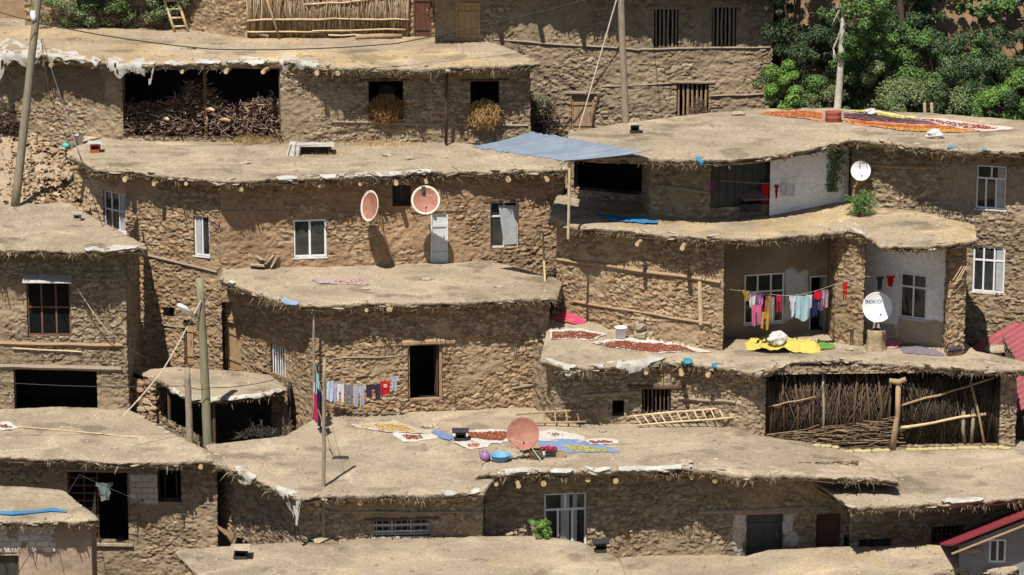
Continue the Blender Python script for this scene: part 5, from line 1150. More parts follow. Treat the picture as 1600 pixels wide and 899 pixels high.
yLn = pB_y = ptJB if False else None
yj = FR[HZ['J'].name][0]; yJl = float(edge_at(yj, 1220).y)+.6
z_ = lambda pts: [(1150+x/5.992, 410+y/5.992) for x, y in pts]
GJ = 'laundry under the eaves of the right house'
for lab, x0, y0, x1, y1, col, sh, c2, dy in (
  ('small mustard top at the left end of the window laundry', 60, 265, 135, 362, (.42,.27,.06), 'shirt', None, 0), ('white t-shirt hanging before the window', 105, 280, 208, 420, (.62,.55,.60), 'shirt', None, .06),
  ('pink and blue top right of the white t-shirt', 198, 290, 268, 396, (.62,.16,.38), 'shirt', (.30,.22,.50), 0), ('long pink trousers hanging lowest left in front of the window', 145, 395, 245, 585, (.60,.14,.28), 'trousers', None, -.1),
  ('dark crimson garment between the pink top and tan trousers', 243, 300, 282, 460, (.22,.012,.03), 'rect', None, .05), ('tan brown upper trousers in front of the window', 276, 310, 326, 470, (.34,.19,.07), 'rect', None, -.03),
  ('ochre yellow trouser legs hanging lowest before the window', 228, 460, 318, 625, (.45,.27,.05), 'trousers', None, -.06), ('black and white patterned scarf before the window', 326, 320, 362, 540, (.10,.10,.09), 'rect', (.42,.41,.38), 0),
  ('hot pink top at the right side of the window', 374, 305, 430, 460, (.52,.02,.08), 'trousers', None, 0),
  ('white long sleeved shirt left of the teal blouse', 500, 312, 572, 502, (.58,.62,.68), 'shirt', None, 0), ('pale teal blouse in the middle of the door laundry', 562, 310, 690, 535, (.36,.52,.56), 'rect', None, -.04),
  ('white vest between the teal blouse and navy trousers', 660, 300, 718, 430, (.62,.62,.66), 'rect', None, 0), ('navy trousers at the left side of the door', 712, 292, 768, 502, (.02,.03,.10), 'rect', None, 0),
  ('bright red cap shaped garment before the door', 735, 268, 803, 342, (.60,.015,.05), 'rect', None, -.05), ('dark multicoloured top under the red garment', 768, 335, 832, 445, (.06,.06,.10), 'rect', (.22,.10,.14), 0), ('pink patterned blouse at the right side of the door', 800, 255, 866, 412, (.18,.10,.18), 'rect', (.58,.40,.48), 0)):
    (a, b), (c, d) = z_([(x0, y0), (x1, y1)])
    garment(lab, a, b, c, d, yJl+dy, col, sh, group=GJ, col2=c2)
garment('long red garment hanging alone beside the stone column', 1317, 441, 1324, 469, yJl-.5, (.55,.012,.02), 'trousers')
cable('clothes line under the eaves of the right house', [pY(1140, 452, yJl+.1), pY(1160, 454, yJl), pY(1225, 462, yJl), pY(1258, 459, yJl), pY(1300, 446, yJl-.1), pY(1352, 430, yJl-.7)], .006, .02, 'rope', 'clothes_line', 'rope')
yw2 = ysd+.55
garment('black patterned garment hanging above the white lettered dish', 1369, 431, 1381, 453, yw2, (.035,.04,.045), 'shirt', col2=(.10,.10,.11)); garment('red top with black trim right of the lettered dish', 1385, 430, 1398, 448, yw2, (.55,.02,.03), 'shirt')
cable('short clothes line in front of the white washed bay', [pY(1350, 432, yw2), pY(1402, 430, yw2)], .006, .02, 'rope', 'clothes_line', 'rope')
yl = float(edge_at(FR[HZ['L'].name][0], 1230).y)+.8
for a in (('purple pink rag at the left end of the upper laundry line', 1110, 281, 1116, 297, (.28,.06,.26), 'rect'), ('long red garment against the dark metal door', 1190, 287, 1201, 316, (.58,.01,.015), 'rect'), ('small crimson garment on the white washed wall', 1210, 288, 1217, 309, (.52,.01,.05), 'shirt'), ('white towel on the white washed wall', 1221, 287, 1242, 306, (.70,.70,.74), 'rect')):
    garment(*a[:5], hit((a[1]+a[3])/2, a[2]).y-.35, a[5], a[6], group='laundry on the upper right line')
cable('clothes line across the dark metal door and white wall', [pY(1060, 272, yl), pY(1112, 281, yl), pY(1200, 287, hit(1205, 287).y-.35), pY(1242, 287, hit(1232, 287).y-.35), pY(1270, 286, hit(1270, 286).y-.1)], .006, .02, 'rope', 'clothes_line', 'rope')
# ---------------------------------------------------------------- brushwood fronts, firewood, hay
def stickmat(name, a, b, n, X, w, h, parent, rad=(.010,.028), lean=.12, depth=.12, hgt=(.75,1.05)):
    x = RNG.uniform(-w, w, n); dx = RNG.normal(0, lean, n); hh = h*RNG.uniform(*hgt, n); y0 = RNG.uniform(-depth, depth, n); y1 = y0+RNG.normal(0, .05, n)
    P0 = np.array([tuple(X((p, q, RNG.uniform(0, .12)*h))) for p, q in zip(x, y0)]); P1 = np.array([tuple(X((min(w, max(-w, p+d*z)), q, z))) for p, d, q, z in zip(x, dx, y1, hh)])
    V, F_q, kk = sticks(P0, P1, RNG.uniform(rad[0], rad[1], n), 4, .55); A, B_ = np.array(a), np.array(b); c = A+(B_-A)*RNG.random((n, 1))**1.3
    return mesh(name, V, F_q, M['brush'], parent, np.repeat(c, kk, 0))
def rail(X, pts, r, name, mat, parent):
    m = MB(X); m.tube(pts, [r*random.uniform(.85, 1.15) for _ in pts], 7); return m.build(name, M[mat], parent, True)
def wob(x0, z0, x1, z1, y, k=6, j=.025): return [(x0+(x1-x0)*i/(k-1), y+random.uniform(-j, j), z0+(z1-z0)*i/(k-1)+random.uniform(-j, j)) for i in range(k)]
# stable front: two panels either side of a forked post
op = opBrush; Xb = fr(op, -.35); w, h = op['w']/2, op['h']; xpost = w*2*(1400-1196)/(1562-1196)-w
def sub(x0, x1): c = (x0+x1)/2; return lambda p: Xb((p[0]+c, p[1], p[2])), (x1-x0)/2
T_ = thing('brush_fence', 'left brushwood panel of the stable with woven twigs at its foot', 'fence', Xb((-w*.5, 0, 0)))
Xs, ws = sub(-w, xpost-.15); stickmat('twigs', (.035,.025,.018), (.15,.105,.07), 700, Xs, ws, h, T_, depth=.16, lean=.3)
Xw = lambda p: Xs((p[0], p[1]+.22, p[2])); n = 320
z = RNG.uniform(.02, .95, n)**1.3; x = RNG.uniform(-ws, ws*.9, n); z *= np.clip(.45+.6*(x+ws)/(2*ws), .4, 1)*1.1
P0 = np.array([tuple(Xw((a, RNG.uniform(-.1, .14), b))) for a, b in zip(x, z)]); P1 = np.array([tuple(Xw((a+RNG.uniform(.3, .9), RNG.uniform(-.1, .14), b+RNG.normal(0, .08)))) for a, b in zip(x, z)])
V, F_q, kk = sticks(P0, P1, RNG.uniform(.012, .026, n), 5, .6); mesh('woven_twigs', V, F_q, M['brush'], T_, np.repeat(np.array((.16,.115,.075))*RNG.uniform(.6, 1.6, (n, 1)), kk, 0))
for k in range(9): x_ = -ws+2*ws*(k+.3)/9+random.uniform(-.1,.1); rail(Xs, [(x_, .14, 0), (x_+random.uniform(-.1,.1), .16, h*.5), (x_+random.uniform(-.2,.2), .14, h)], random.uniform(.03,.05), 'stake', 'wooddark' if k != 4 else 'woodgrey', T_)
rail(Xs, wob(-ws+.1, h*.55, -ws*.2, h*.68, .22), .028, 'rail', 'wood', T_)
T_ = thing('brush_fence', 'right brushwood panel of the stable with two crooked rails', 'fence', Xb((w*.6, 0, 0)))
Xs, ws = sub(xpost+.15, w-.02); stickmat('twigs', (.03,.022,.016), (.13,.095,.065), 700, Xs, ws, h, T_, depth=.16, lean=.25)
rail(Xs, wob(-ws-.1, h*.52, ws*.9, h*.9, .2, 8), .04, 'rail', 'wood', T_); rail(Xs, wob(-ws-.15, h*.22, ws*.75, h*.42, .22, 8, .04), .055, 'rail', 'woodpale', T_)
for a, b, c, d in ((ws*.35, .05, ws*.30, .45), (ws*.48, .0, ws*.5, .5)): rail(Xs, [(a, .12, b), (c, .13, h*d*.5), (c, .14, h*d)], .07, 'stake', 'woodgrey', T_)
rail(Xs, [(ws*.72, .55, -.05), (ws*.60, .35, h*.4), (ws*.42, .2, h*.85)], .045, 'prop', 'wood', T_)
X = lambda p: Xb((xpost+p[0], p[1]+.40, p[2])); m = MB(X)
m.tube([(-.12,0,-.1),(-.02,0,h*.25),(.05,.02,h*.5),(.04,0,h*.8)], [.13,.11,.09,.09], 9); m.tube([(.0,.02,h*.42),(.04,.0,h*.6),(.03,.0,h*.85)], [.07,.09,.08], 8); m.tube([(-.28,.0,h*.90),(.05,.02,h*.88),(.3,0,h*.92)], [.09,.11,.09], 8)
tag(m.build('forked_post', M['wood'], None, True), 'crooked forked timber post holding up the terrace between the brushwood panels', 'post')
m = MB(); q = pY(1380, 642, yG-.35)
garment('small white rag snagged on the brushwood beside the forked post', 1372, 632, 1388, 650, yG-.3, (.55,.56,.58), 'shirt', cat='rag')
for k in range(34):                                       # sandbags along the foot
    px = 1276+k*9.0+random.uniform(-2, 2)
    if px > 1578 or 1386 < px < 1412: continue
    _f = fr(opBrush); q = _f(((px-1196)/(1562-1196)*opBrush['w']-opBrush['w']/2, random.uniform(.16,.3), .25)); q.z = down(q.x, q.y, q.z+.4); m = MB(); m.blob((q.x, q.y, q.z+.02), (random.uniform(.12,.19), .12, random.uniform(.06,.09)), 8, 5, .15)
    o = m.build('sandbag', M['sandbag'] if 'sandbag' in M else M.setdefault('sandbag', nmat('sandbag', (.36,.31,.15), .95, .2, 9, .4, 20)), None, True); tag(o, 'small yellowish sandbag in the row along the foot of the stable front', 'sandbag', 'sandbags along the stable front')
# top fence
op = opFence; Xb = fr(op, .05); w, h = op['w']/2, op['h']
T_ = thing('brush_fence', 'tall brushwood fence with pale crooked rails beside the reddish door', 'fence', Xb((0, 0, 0)))
stickmat('twigs', (.13,.085,.05), (.42,.31,.2), 1500, Xb, w, h, T_, rad=(.012,.03), depth=.1, hgt=(.7,1.0))
for z0, z1, a, b in ((.12,.10,-1,-.1),(.13,.16,-.2,.95),(.33,.36,-1,.1),(.36,.34,.1,1),(.05,.04,.0,.8),(.62,.70,-.3,.5),(.85,.75,-1,.0),(.72,.82,.4,1)): rail(Xb, wob(w*a, h*z0, w*b, h*z1, .14), .035, 'rail', 'woodpale', T_)
rail(Xb, [(-w*.6, .3, 0), (-w*.68, .2, h*.4), (-w*.78, .12, h*.85)], .045, 'prop', 'wood', T_)
m = MB(); a, b = pY(560, 61, yO-.5), pY(625, 58, yO-.5)
rehit(); a, b = hit(556, 62), hit(628, 60); m.tube([a+Vector((0,0,.09)), (a+b)/2+Vector((0,.05,.1)), b+Vector((0,0,.09))], [.09,.1,.08], 8); tag(m.build('log', M['wood'], None, True), 'stout pale log lying at the foot of the brushwood fence', 'log')
m = MB(); a, b = hit(372, 50), hit(420, 60); m.tube([a+Vector((0,0,.07)), (a+b)/2+Vector((0,.0,.1)), b+Vector((0,0,.07))], [.05,.07,.06], 7); tag(m.build('log', M['woodgrey'], None, True), 'thin grey log lying at the left foot of the brushwood fence', 'log')
# firewood in the open store
op = opStore; Xb = fr(op, -.1); w, h = op['w']/2, op['h']; n = 3400
x = RNG.uniform(-w, w, n); prof = lambda u: .38+.36*np.exp(-((u+.10)/.26)**2)+.16*np.exp(-((u-.82)/.2)**2)+.10*(vn(u*9, u*0, 4)-.5)
z = RNG.random(n)**.85*prof(x/w)*h+.06; yy = -.55+.75*(1-z/(.75*h))*RNG.random(n)+RNG.uniform(-.15, .1, n)
d = np.stack([RNG.normal(0, .6, n), RNG.normal(.55, .5, n), RNG.normal(0, .28, n)], 1); d /= np.linalg.norm(d, axis=1)[:, None]; ln = RNG.uniform(.10, .30, n)*(1+.6*(z > .42*h))
C_ = [(max(-w+.12, min(w+.15, a)), b, c) for a, b, c in zip(x, yy, z)]
P0 = np.array([tuple(Xb((c[0]-q[0]*l, c[1]-q[1]*l, max(.02, c[2]-q[2]*l)))) for c, q, l in zip(C_, d, ln)]); P1 = np.array([tuple(Xb((c[0]+q[0]*l, c[1]+q[1]*l, c[2]+q[2]*l))) for c, q, l in zip(C_, d, ln)])
V, F_q, kk = sticks(P0, P1, RNG.uniform(.010, .034, n), 4, .8); cc = np.array([(.10,.06,.045),(.15,.095,.065),(.21,.145,.10),(.30,.22,.15),(.08,.045,.04)])[RNG.integers(0, 5, n)]*RNG.uniform(.7, 1.2, (n, 1))
tag(mesh('firewood', V, F_q, M['brush'], None, np.repeat(cc, kk, 0)), 'heap of split firewood and branches filling the open store', 'firewood', kind='stuff')
for lab, u, v_, mt, l in (('thick orange brown log lying on the right part of the firewood heap', .30, .50, 'woodtan', .35), ('pale bent log end in the middle of the firewood heap', .12, .30, 'woodpale', .25), ('pale stick lying low on the left of the firewood heap', -.45, .18, 'woodpale', .2)):
    v_ = float(prof(np.array(u)))-.16; m = MB(Xb); m.tube([(w*u-l*.6, .02, h*v_), (w*u, .16, h*v_+.05), (w*u+l*.6, .22, h*v_+.01)], [.06,.075,.05], 8); tag(m.build('log', M[mt], None, True), lab, 'log')
def hay(label, px, py, w, h, Y, col, n=900, droop=.4, mode='hang'):
    c = pY(px, py, Y); sc = (Y-CAM.y)/FPX; rx, rz = w*sc/2, h*sc/2; a = RNG.normal(size=(n, 3)); a /= np.linalg.norm(a, axis=1)[:, None]; r = RNG.random(n)**.4
    P = a*r[:, None]*np.array((rx, .28, rz)); d = np.stack([RNG.normal(0, .5, n), RNG.normal(-.3, .4, n), -np.abs(RNG.normal(.8, .4, n))], 1)*.16
    P = P+np.array(c); V, F_q, kk = sticks(P, P+d, RNG.uniform(.007, .016, n), 3, .5); cc = np.array(col)*RNG.uniform(.5, 1.35, (n, 1))
    return tag(mesh('hay_bundle', V, F_q, M['brush'], None, np.repeat(cc, kk, 0)), label, 'hay')
yh = opHay[0]['o'].y
hay('brown hay stuffed in the opening nearest the firewood store', 603, 168, 58, 48, yh-.1, (.27,.15,.065), 1900)
hay('golden hay bulging from the opening farther from the firewood store', 757, 176, 56, 48, opHay[1]['o'].y-.2, (.40,.25,.10), 1500)
m = MB(); q = pY(605, 142, yh+.5); m.lathe([(.0,.0),(.28,.02),(.34,.18),(.31,.19)], 18, (0,0,0)); m.X = lambda p: p
V = [(q.x+v[0], q.y-v[2]*.8, q.z+v[1]*.8) for v in m.v]; tag(mesh('metal_pan', V, m.f, M['blacktin'], None, None, True), 'dull round pan hanging in the dark above the brown hay', 'pan')
# dry straw tufts
def tuft(label, px, py, w, n, hgt, col=(.50,.36,.16)):
    q = hit(px, py); sc = (q.y-CAM.y)/FPX; x = RNG.normal(0, w*sc*.35, n); y = RNG.normal(0, .2, n); P0 = np.array(q)+np.stack([x, y, -.03+0*x], 1); d = np.stack([RNG.normal(0, .3, n), RNG.normal(0, .3, n), RNG.uniform(.5, 1, n)], 1)*hgt*RNG.uniform(.4, 1, (n, 1))
    V, F_q, kk = sticks(P0, P0+d, .008, 3, .3); tag(mesh('dry_grass', V, F_q, M['brush'], None, np.repeat(np.array(col)*RNG.uniform(.6, 1.3, (n, 1)), kk, 0)), label, 'grass', None, 'stuff')
tuft('tuft of dry straw at the foot of the firewood store', 400, 220, 60, 500, .42); tuft('dry straw along the wall foot below the brown hay', 590, 226, 120, 500, .25); tuft('dry straw around the roof hatch', 520, 242, 70, 260, .2)
tuft('dry grass on the roof edge by the tall house', 690, 72, 60, 160, .14)
def heap(name, label, cat, px, py, w, h, n, cols, rad=(.01,.03), ln=(.15,.5), kind=None, d_=.35, Y=None):
    q = hit(px, py) if Y is None else pY(px, py, Y); sc = (q.y-CAM.y)/FPX; rx, rz = w*sc/2, h*sc; a = RNG.uniform(-1, 1, n); z = RNG.random(n)*(1-np.abs(a)**1.8)*rz+.02; P = np.array(q)+np.stack([a*rx, RNG.normal(0, d_*.5, n), z], 1)
    d = RNG.normal(size=(n, 3))*np.array((1, .7, .55)); d /= np.linalg.norm(d, axis=1)[:, None]; d *= RNG.uniform(ln[0], ln[1], (n, 1))
    V, F_q, kk = sticks(P-d*.5, P+d*.5, RNG.uniform(rad[0], rad[1], n), 4, .6); cc = np.array(cols)[RNG.integers(0, len(cols), n)]*RNG.uniform(.6, 1.3, (n, 1))
    return tag(mesh(name, V, F_q, M['brush'], None, np.repeat(cc, kk, 0)), label, cat, None, kind)
DK = [(.09,.06,.045),(.13,.09,.065),(.06,.04,.03)]
heap('twig_pile', 'dark pile of thorny twigs at the left picture edge below the white plastic', 'twigs', 2, 206, 60, 52, 700, DK, (.006,.016), (.2,.6))
heap('twig_bundle', 'bundle of dark twigs stuffed in the lower stick barred window', 'twigs', 1091, 190, 34, 38, 260, [(.20,.13,.10),(.14,.09,.07)], (.006,.014), (.2,.5), Y=yN-.25)
heap('branch_heap', 'loose grey branches lying in the dark of the lean-to', 'branches', 402, 684, 80, 16, 160, [(.07,.06,.05),(.04,.035,.03)], (.008,.016), (.3,.8), Y=yH-.9)
heap('twig_bundle', 'upright dark sticks at the right end of the lean-to', 'twigs', 452, 690, 14, 34, 60, [(.16,.12,.09),(.09,.07,.05)], (.01,.02), (.3,.6), Y=yH-1.2)
# grey green sheaf on sticks against the tall house
def brushpile(label, px, py, w, h, Y, tone, n, name='leafy_brush'):
    f = pY(px, py, Y) if Y else pZ(px, py, zM)
    Y = f.y; sc = (Y-CAM.y)/FPX; r = (w*sc/2, .6, h*sc/2); t = thing(name, label, 'brush', f)
    V, F_q, cc = leafcloud((f.x, f.y, f.z+r[2]), (r[0]*1.1, .7, r[2]), n, tone, .042, 34); k = V[:, 2] < f.z-.1; V[k, 2] = f.z-.1+.2*RNG.random(k.sum()); mesh('leaves', V, F_q, M['leaf'], t, cc)
    n2 = 160; a = RNG.uniform(-1, 1, n2)*r[0]*.8; P0 = np.array(f)+np.stack([a, RNG.uniform(-.5, .3, n2), RNG.uniform(.05, .5, n2)], 1); P1 = P0+np.stack([RNG.normal(0, .3, n2), RNG.normal(-.1, .2, n2), RNG.uniform(.1, .8, n2)], 1)
    V, F_q, kk = sticks(P0, P1, .012, 4, .5); mesh('twigs', V, F_q, M['brush'], t, np.repeat(np.array((.14,.10,.07))*RNG.uniform(.6, 1.4, (n2, 1)), kk, 0)); return t
f = pY(852, 210, yN-.8); heap('stick_sheaf', 'sheaf of dark sticks standing under the grey green leaves by the blue tin roof', 'sticks', 853, 212, 34, 34, 260, [(.17,.13,.11),(.10,.075,.06)], (.01,.022), (.25,.6), Y=yN-.8)
brushpile('grey green leafy top of a bundle leaning on the tall house', 848, 184, 40, 38, yN-.8, 'silver', 1500)
brushpile('middle heap of cut branches between the olive heap and the right heap', 172, 43, 100, 56, None, 'mid', 6000); brushpile('small heap of cut branches right behind the short ladder', 276, 42, 60, 56, None, 'grey', 4000); brushpile('right heap of cut green branches beside the short ladder', 226, 44, 140, 74, None, 'grey', 11000); brushpile('left heap of cut olive green branches below the rubble wall', 120, 42, 104, 52, None, 'grey', 7500)
# ---------------------------------------------------------------- tin roofs
t = thing('tin_roof', 'faded blue corrugated tin lean-to roof between two stone houses', 'roof', pZ(850, 245, zL-.1)); zt_ = zL+.16
a, b, c, d = pZ(737, 231, zt_-.15), pZ(832, 207, zt_+.1), pZ(1012, 238, zt_), pZ(888, 253, zt_-.25); N_ = 40; V = []; F_q = []
for i in range(N_+1):
    u = i/N_; p, q = a.lerp(d, u), b.lerp(c, u); bump = .03*(i % 2)+random.uniform(-.01,.01)+(.04 if i % 8 == 0 else 0)
    for k in range(5): v = k/4; V.append(p.lerp(q, v)+Vector((0,0,bump-.05*math.sin(math.pi*v)+random.uniform(-.01,.01))))
for i in range(N_):
    for k in range(4): F_q.append((i*5+k, (i+1)*5+k, (i+1)*5+k+1, i*5+k+1))
n0 = len(V); V += [v-Vector((0,0,.012)) for v in V]; F_q += [tuple(reversed([i+n0 for i in f])) for f in F_q]
mesh('tin_sheet', V, F_q, M['bluetin'] if 'bluetin' in M else nmat('blue_tin', (.12,.15,.19), .5, .12, 1.0, .03, spec=.35, col2=(.18,.215,.26)), t)
fp2 = pY(888, 300, d.y+.2); m = MB(); m.tube([Vector((fp2.x, fp2.y, zJ-.3)), Vector((fp2.x+.05, fp2.y, d.z))], .05, 7); m.build('post', M['woodpale'], t)
m = MB(); bq = pY(880, 270, yL+.9); cq = pY(1110, 270, yL+.9)
# red roofed house at the right
H = house('house with red ribbed metal roof at the right picture edge', 1590, 640, yG+1.5, 'red_roof_house'); HZ['R'] = H
yR0 = yG+1.0; A, D_, C_ = pY(1576, 652, yR0), pY(1506, 550, yG+2.9), pY(1680, 448, yG+4.6); B_ = A+(C_-D_); A, B_, C_, D_ = D_, A, B_, C_
N_ = 44; V = []; F_q = []
for i in range(N_+1):
    u = i/N_; p, q = A.lerp(B_, u), D_.lerp(C_, u); bump = .022*(1 if i % 3 == 0 else 0)
    V += [p+Vector((0,0,bump)), q+Vector((0,0,bump)), p+Vector((0,0,bump-.03)), q+Vector((0,0,bump-.03))]
for i in range(N_): a_, b_ = i*4, i*4+4; F_q += [(a_, b_, b_+1, a_+1), (a_+2, a_+3, b_+3, b_+2), (a_, a_+2, b_+2, b_)]
F_q.append((0, 1, 3, 2)); mesh('roof', V, F_q, M['redmetal'], H)
m = MB(); m.box((B_.x+.05, yR0+.3, zE-3), (C_.x, yR0+.5, B_.z-.06)); m.build('wall', M['shadeblack'], H)
# ---------------------------------------------------------------- ladders
def ladder(label, a0, a1, b0, b1, n, mat='woodpale', r=.038):
    a0, a1, b0, b1 = map(Vector, (a0, a1, b0, b1)); t = thing('ladder', label, 'ladder', (a0+b0)/2)
    for p, q in ((a0, a1), (b0, b1)): m = MB(); m.tube([p, p.lerp(q, .35)+Vector((0,0,.015)), p.lerp(q, .7)-Vector((0,0,.01)), q], [r, r*1.05, r, r*.9], 8); m.build('rail', M[mat], t, True)
    for k in range(n):
        u = (k+.6)/(n+.2); m = MB(); m.tube([a0.lerp(a1, u), b0.lerp(b1, u)], r*.72, 7); m.build('rung', M[mat], t, True)
rehit(); yy = yG-.95
ladder('long pale wooden ladder lying on edge against the wall under the terrace', pY(984, 651, yG-.2), pY(1158, 635, yG-.25), pY(995, 665, yG-.55), pY(1163, 651, yG-.6), 13)
p0, p1 = hit(800, 664), hit(916, 660); ladder('weathered grey ladder lying on the wide roof behind the rust dish', pY(806, 648, yG+.0), pY(911, 640, yG-.25), pY(802, 662, yG-.3), pY(916, 659, yG-.6), 6, 'wood')
p0, p1 = pZ(273, 50, zM), pZ(294, 49, zM); ladder('short ladder leaning upright against the heap of cut branches', p0, pY(250, -20, p0.y+.45), p1, pY(270, -20, p1.y+.45), 5, 'woodpale', .055)
# ---------------------------------------------------------------- chimneys and roof hatches
def chimney(root, px, py, w, h, mat='blacktin', lid=True, lidmat='tin', legs=False):
    q = hit(px, py); m = MB(lambda p: q+Vector(p)); w2 = w/2
    for a, b in (((-w2,-w2,-.05),(w2,-w2+.04,h*.35)), ((-w2,w2-.04,-.05),(w2,w2,h)), ((-w2,-w2+.04,-.05),(-w2+.05,w2-.04,h)), ((w2-.05,-w2+.04,-.05),(w2,w2-.04,h)), ((-w2,-w2,h*.75),(w2,-w2+.04,h))): m.box(a, b, .006)
    c = m.build('chimney', M[mat], root)
    if lid: m = MB(lambda p: q+Vector(p)); m.box((-w*.8,-w*.75,h+.01), (w*.75,w*.7,h+.045), .02); m.build('lid', M[lidmat], c)
    return c
chimney(HZ['C'], 377, 872, .42, .34, lidmat='slab'); chimney(HZ['C'], 939, 862, .36, .32, lidmat='blacktin'); chimney(HZ['D'], 720, 688, .36, .32, 'blacktin', True, 'blacktin')
chimney(HZ['L'], 992, 208, .30, .30, lidmat='slab'); chimney(HZ['I'], 121, 344, .26, .24, 'slab', True, 'slab'); chimney(HZ['K'], 149, 238, .34, .34, 'rusttin', True, 'tin')
q = hit(1173, 326); t = MB(lambda p: q+Vector(p)); t.box((-.4,-.3,-.05), (.4,.25,.22), .02); c = t.build('chimney', M['blacktin'], HZ['J']); m = MB(lambda p: q+Vector(p)); m.add([(-.62,.3,.62),(.15,.3,.66),(.62,-.45,.42),(-.25,-.45,.38),(-.62,.3,.65),(.15,.3,.69),(.62,-.45,.45),(-.25,-.45,.41)], [(3,2,1,0),(4,5,6,7),(0,1,5,4),(1,2,6,5),(2,3,7,6),(3,0,4,7)]); m.build('lid', M['rustlid'] if 'rustlid' in M else nmat('rusty_lid', (.16,.115,.10), .7, .3, 4, .1), c)
m = MB(lambda p: q+Vector(p)); [m.tube([(x, y, 0), (x, y, z)], .015, 5) for x, y, z in ((-.5,.25,.6),(.5,-.4,.42),(.12,.25,.62),(-.22,-.38,.38))]; m.build('legs', M['blacktin'], c)
q = hit(487, 240); t = thing('roof_hatch', 'low roof hatch with white board top and white cloth on its left side', 'hatch', q); m = MB(lambda p: q+Vector(p))
m.box((-.35,.2,0), (.72,.3,.33)); m.box((.62,-.2,0), (.72,.2,.32)); m.box((-.42,-.2,0), (-.35,.3,.33)); m.build('frame', M['wooddark'], t); m = MB(lambda p: q+Vector(p)); m.box((-.55,-.35,.33), (.82,.35,.38), .03); m.build('lid', M['sheet'], t)
m = MB(lambda p: q+Vector(p)); vs = []; 
for j in range(5):
    for i in range(9): vs.append((-.80+.42*i/8-.03*j*(1 if i < 4 else .2), -.36-.05*math.sin(i*2.1)-.03*j, .4-.4*j/4))
m.add(vs, [(j*9+i, j*9+i+9, j*9+i+10, j*9+i+1) for j in range(4) for i in range(8)]); m.box((-.82,-.34,.37), (-.56,.3,.4)); m.build('cloth', M['sheet'], t)
# red drum, bucket, basins, crates
def lathe_thing(name, label, cat, px, py, prof, mat, n=22, lift=0., X=None):
    q = hit(px, py); m = MB(); m.lathe(prof, n, (q.x, q.y, q.z+lift)); return tag(m.build(name, mat, None, True, q), label, cat)
lathe_thing('oil_drum', 'short rusty red drum standing in the upper right pepper field', 'drum', 1302, 190, [(.29,-.03),(.30,.02),(.29,.14),(.305,.16),(.29,.18),(.29,.33),(.305,.36),(.28,.36),(.27,.33),(.005,.33)], paint((.24,.06,.04), .65, 'rusty_red', .35))
rehit(); q = hit(1302, 178)
t = thing('bucket', 'white plastic bucket on the terrace between pepper sheets', 'bucket', hit(970, 528)); q = Vector(t.location); m = MB(); m.lathe([(.01,.01),(.17,.01),(.20,.36),(.225,.37),(.225,.39),(.19,.39),(.165,.03),(.01,.03)], 24, tuple(q)); m.build('body', M['pvc'], t, True); m = MB(); m.tube([q+Vector((.225*math.cos(a), -.05-.2*math.sin(a), .37-.12*math.sin(a))) for a in [math.pi*k/10 for k in range(11)]], .008, 5); m.build('handle', M['steel'], t)
lathe_thing('basin', 'blue plastic basin at the foot of the rusty dish', 'basin', 782, 721, [(.01,.01),(.25,.01),(.33,.22),(.355,.23),(.35,.25),(.31,.24),(.24,.03),(.01,.03)], paint((.10,.26,.46), .4, 'blue_plastic'), 26)
t = thing('jug', 'round purple jug left of the blue basin', 'jug', hit(758, 720)); q = Vector(t.location); m = MB(); m.lathe([(.01,.0),(.10,.0),(.17,.08),(.18,.17),(.13,.27),(.06,.31),(.07,.37),(.05,.37),(.01,.32)], 20, tuple(q)); m.build('body', paint((.24,.12,.24), .4, 'purple_plastic'), t, True); m = MB(); m.tube([q+Vector((-.06,0,.34)), q+Vector((-.2,0,.33)), q+Vector((-.17,0,.16))], .018, 6); m.build('handle', paint((.24,.12,.24), .4, 'purple_plastic'), t, True)
def crate(label, px, py, w, dp, h, mat, name='crate'):
    q = hit(px, py); t = MB(lambda p: q+Vector(p)); b = .025
    for z in (0, h*.36, h*.72):
        z1 = z+h*.26; t.box((-w/2,-dp/2,z), (w/2,-dp/2+b,z1)); t.box((-w/2,dp/2-b,z), (w/2,dp/2,z1)); t.box((-w/2,-dp/2+b,z), (-w/2+b,dp/2-b,z1)); t.box((w/2-b,-dp/2+b,z), (w/2,dp/2-b,z1))
    for x in (-w/2+.001, w/2-.05): t.box((x,-dp/2-.012,0), (x+.05,-dp/2,h))
    t.box((-w/2+b,-dp/2+b,.01), (w/2-b,dp/2-b,.03)); return tag(t.build(name, mat, None), label, 'crate'), q
o, q = crate('black crate heaped with red peppers right of the rusty dish', 857, 713, .58, .4, .26, M['blacktin']); rehit()
n = 220; P = np.array(q)+np.stack([RNG.uniform(-.25,.25,n), RNG.uniform(-.16,.16,n), RNG.uniform(.18,.30,n)], 1); a = RNG.normal(size=(n,3))*.03; V, F_q, kk = sticks(P-a, P+a, .018, 4, .6); tag(mesh('drying_peppers', V, F_q, M['pepper'], None, np.repeat(np.array((.40,.02,.05))*RNG.uniform(.6,1.3,(n,1)), kk, 0)), 'red peppers heaped in the black crate', 'peppers', None, 'stuff')
crate('small tan wooden box at the right of the black pepper crate', 876, 714, .32, .26, .2, M['woodtan'], 'box'); crate('dark wooden crate close behind the foot of the rusty dish', 837, 716, .42, .36, .3, M['wooddark'])
lathe_thing('pot', 'small white pot on the ground beside the dark crate', 'pot', 848, 714, [(.01,0),(.09,0),(.11,.12),(.08,.17),(.09,.2),(.01,.19)], paint((.55,.52,.5), .5, 'enamel'), 14)
lathe_thing('bucket', 'dirty pale tin bucket by the rubble at the left end of the two dish roof', 'bucket', 123, 226, [(.01,0),(.15,0),(.19,.36),(.2,.37),(.17,.36),(.13,.03),(.01,.03)], M['tin'], 18)
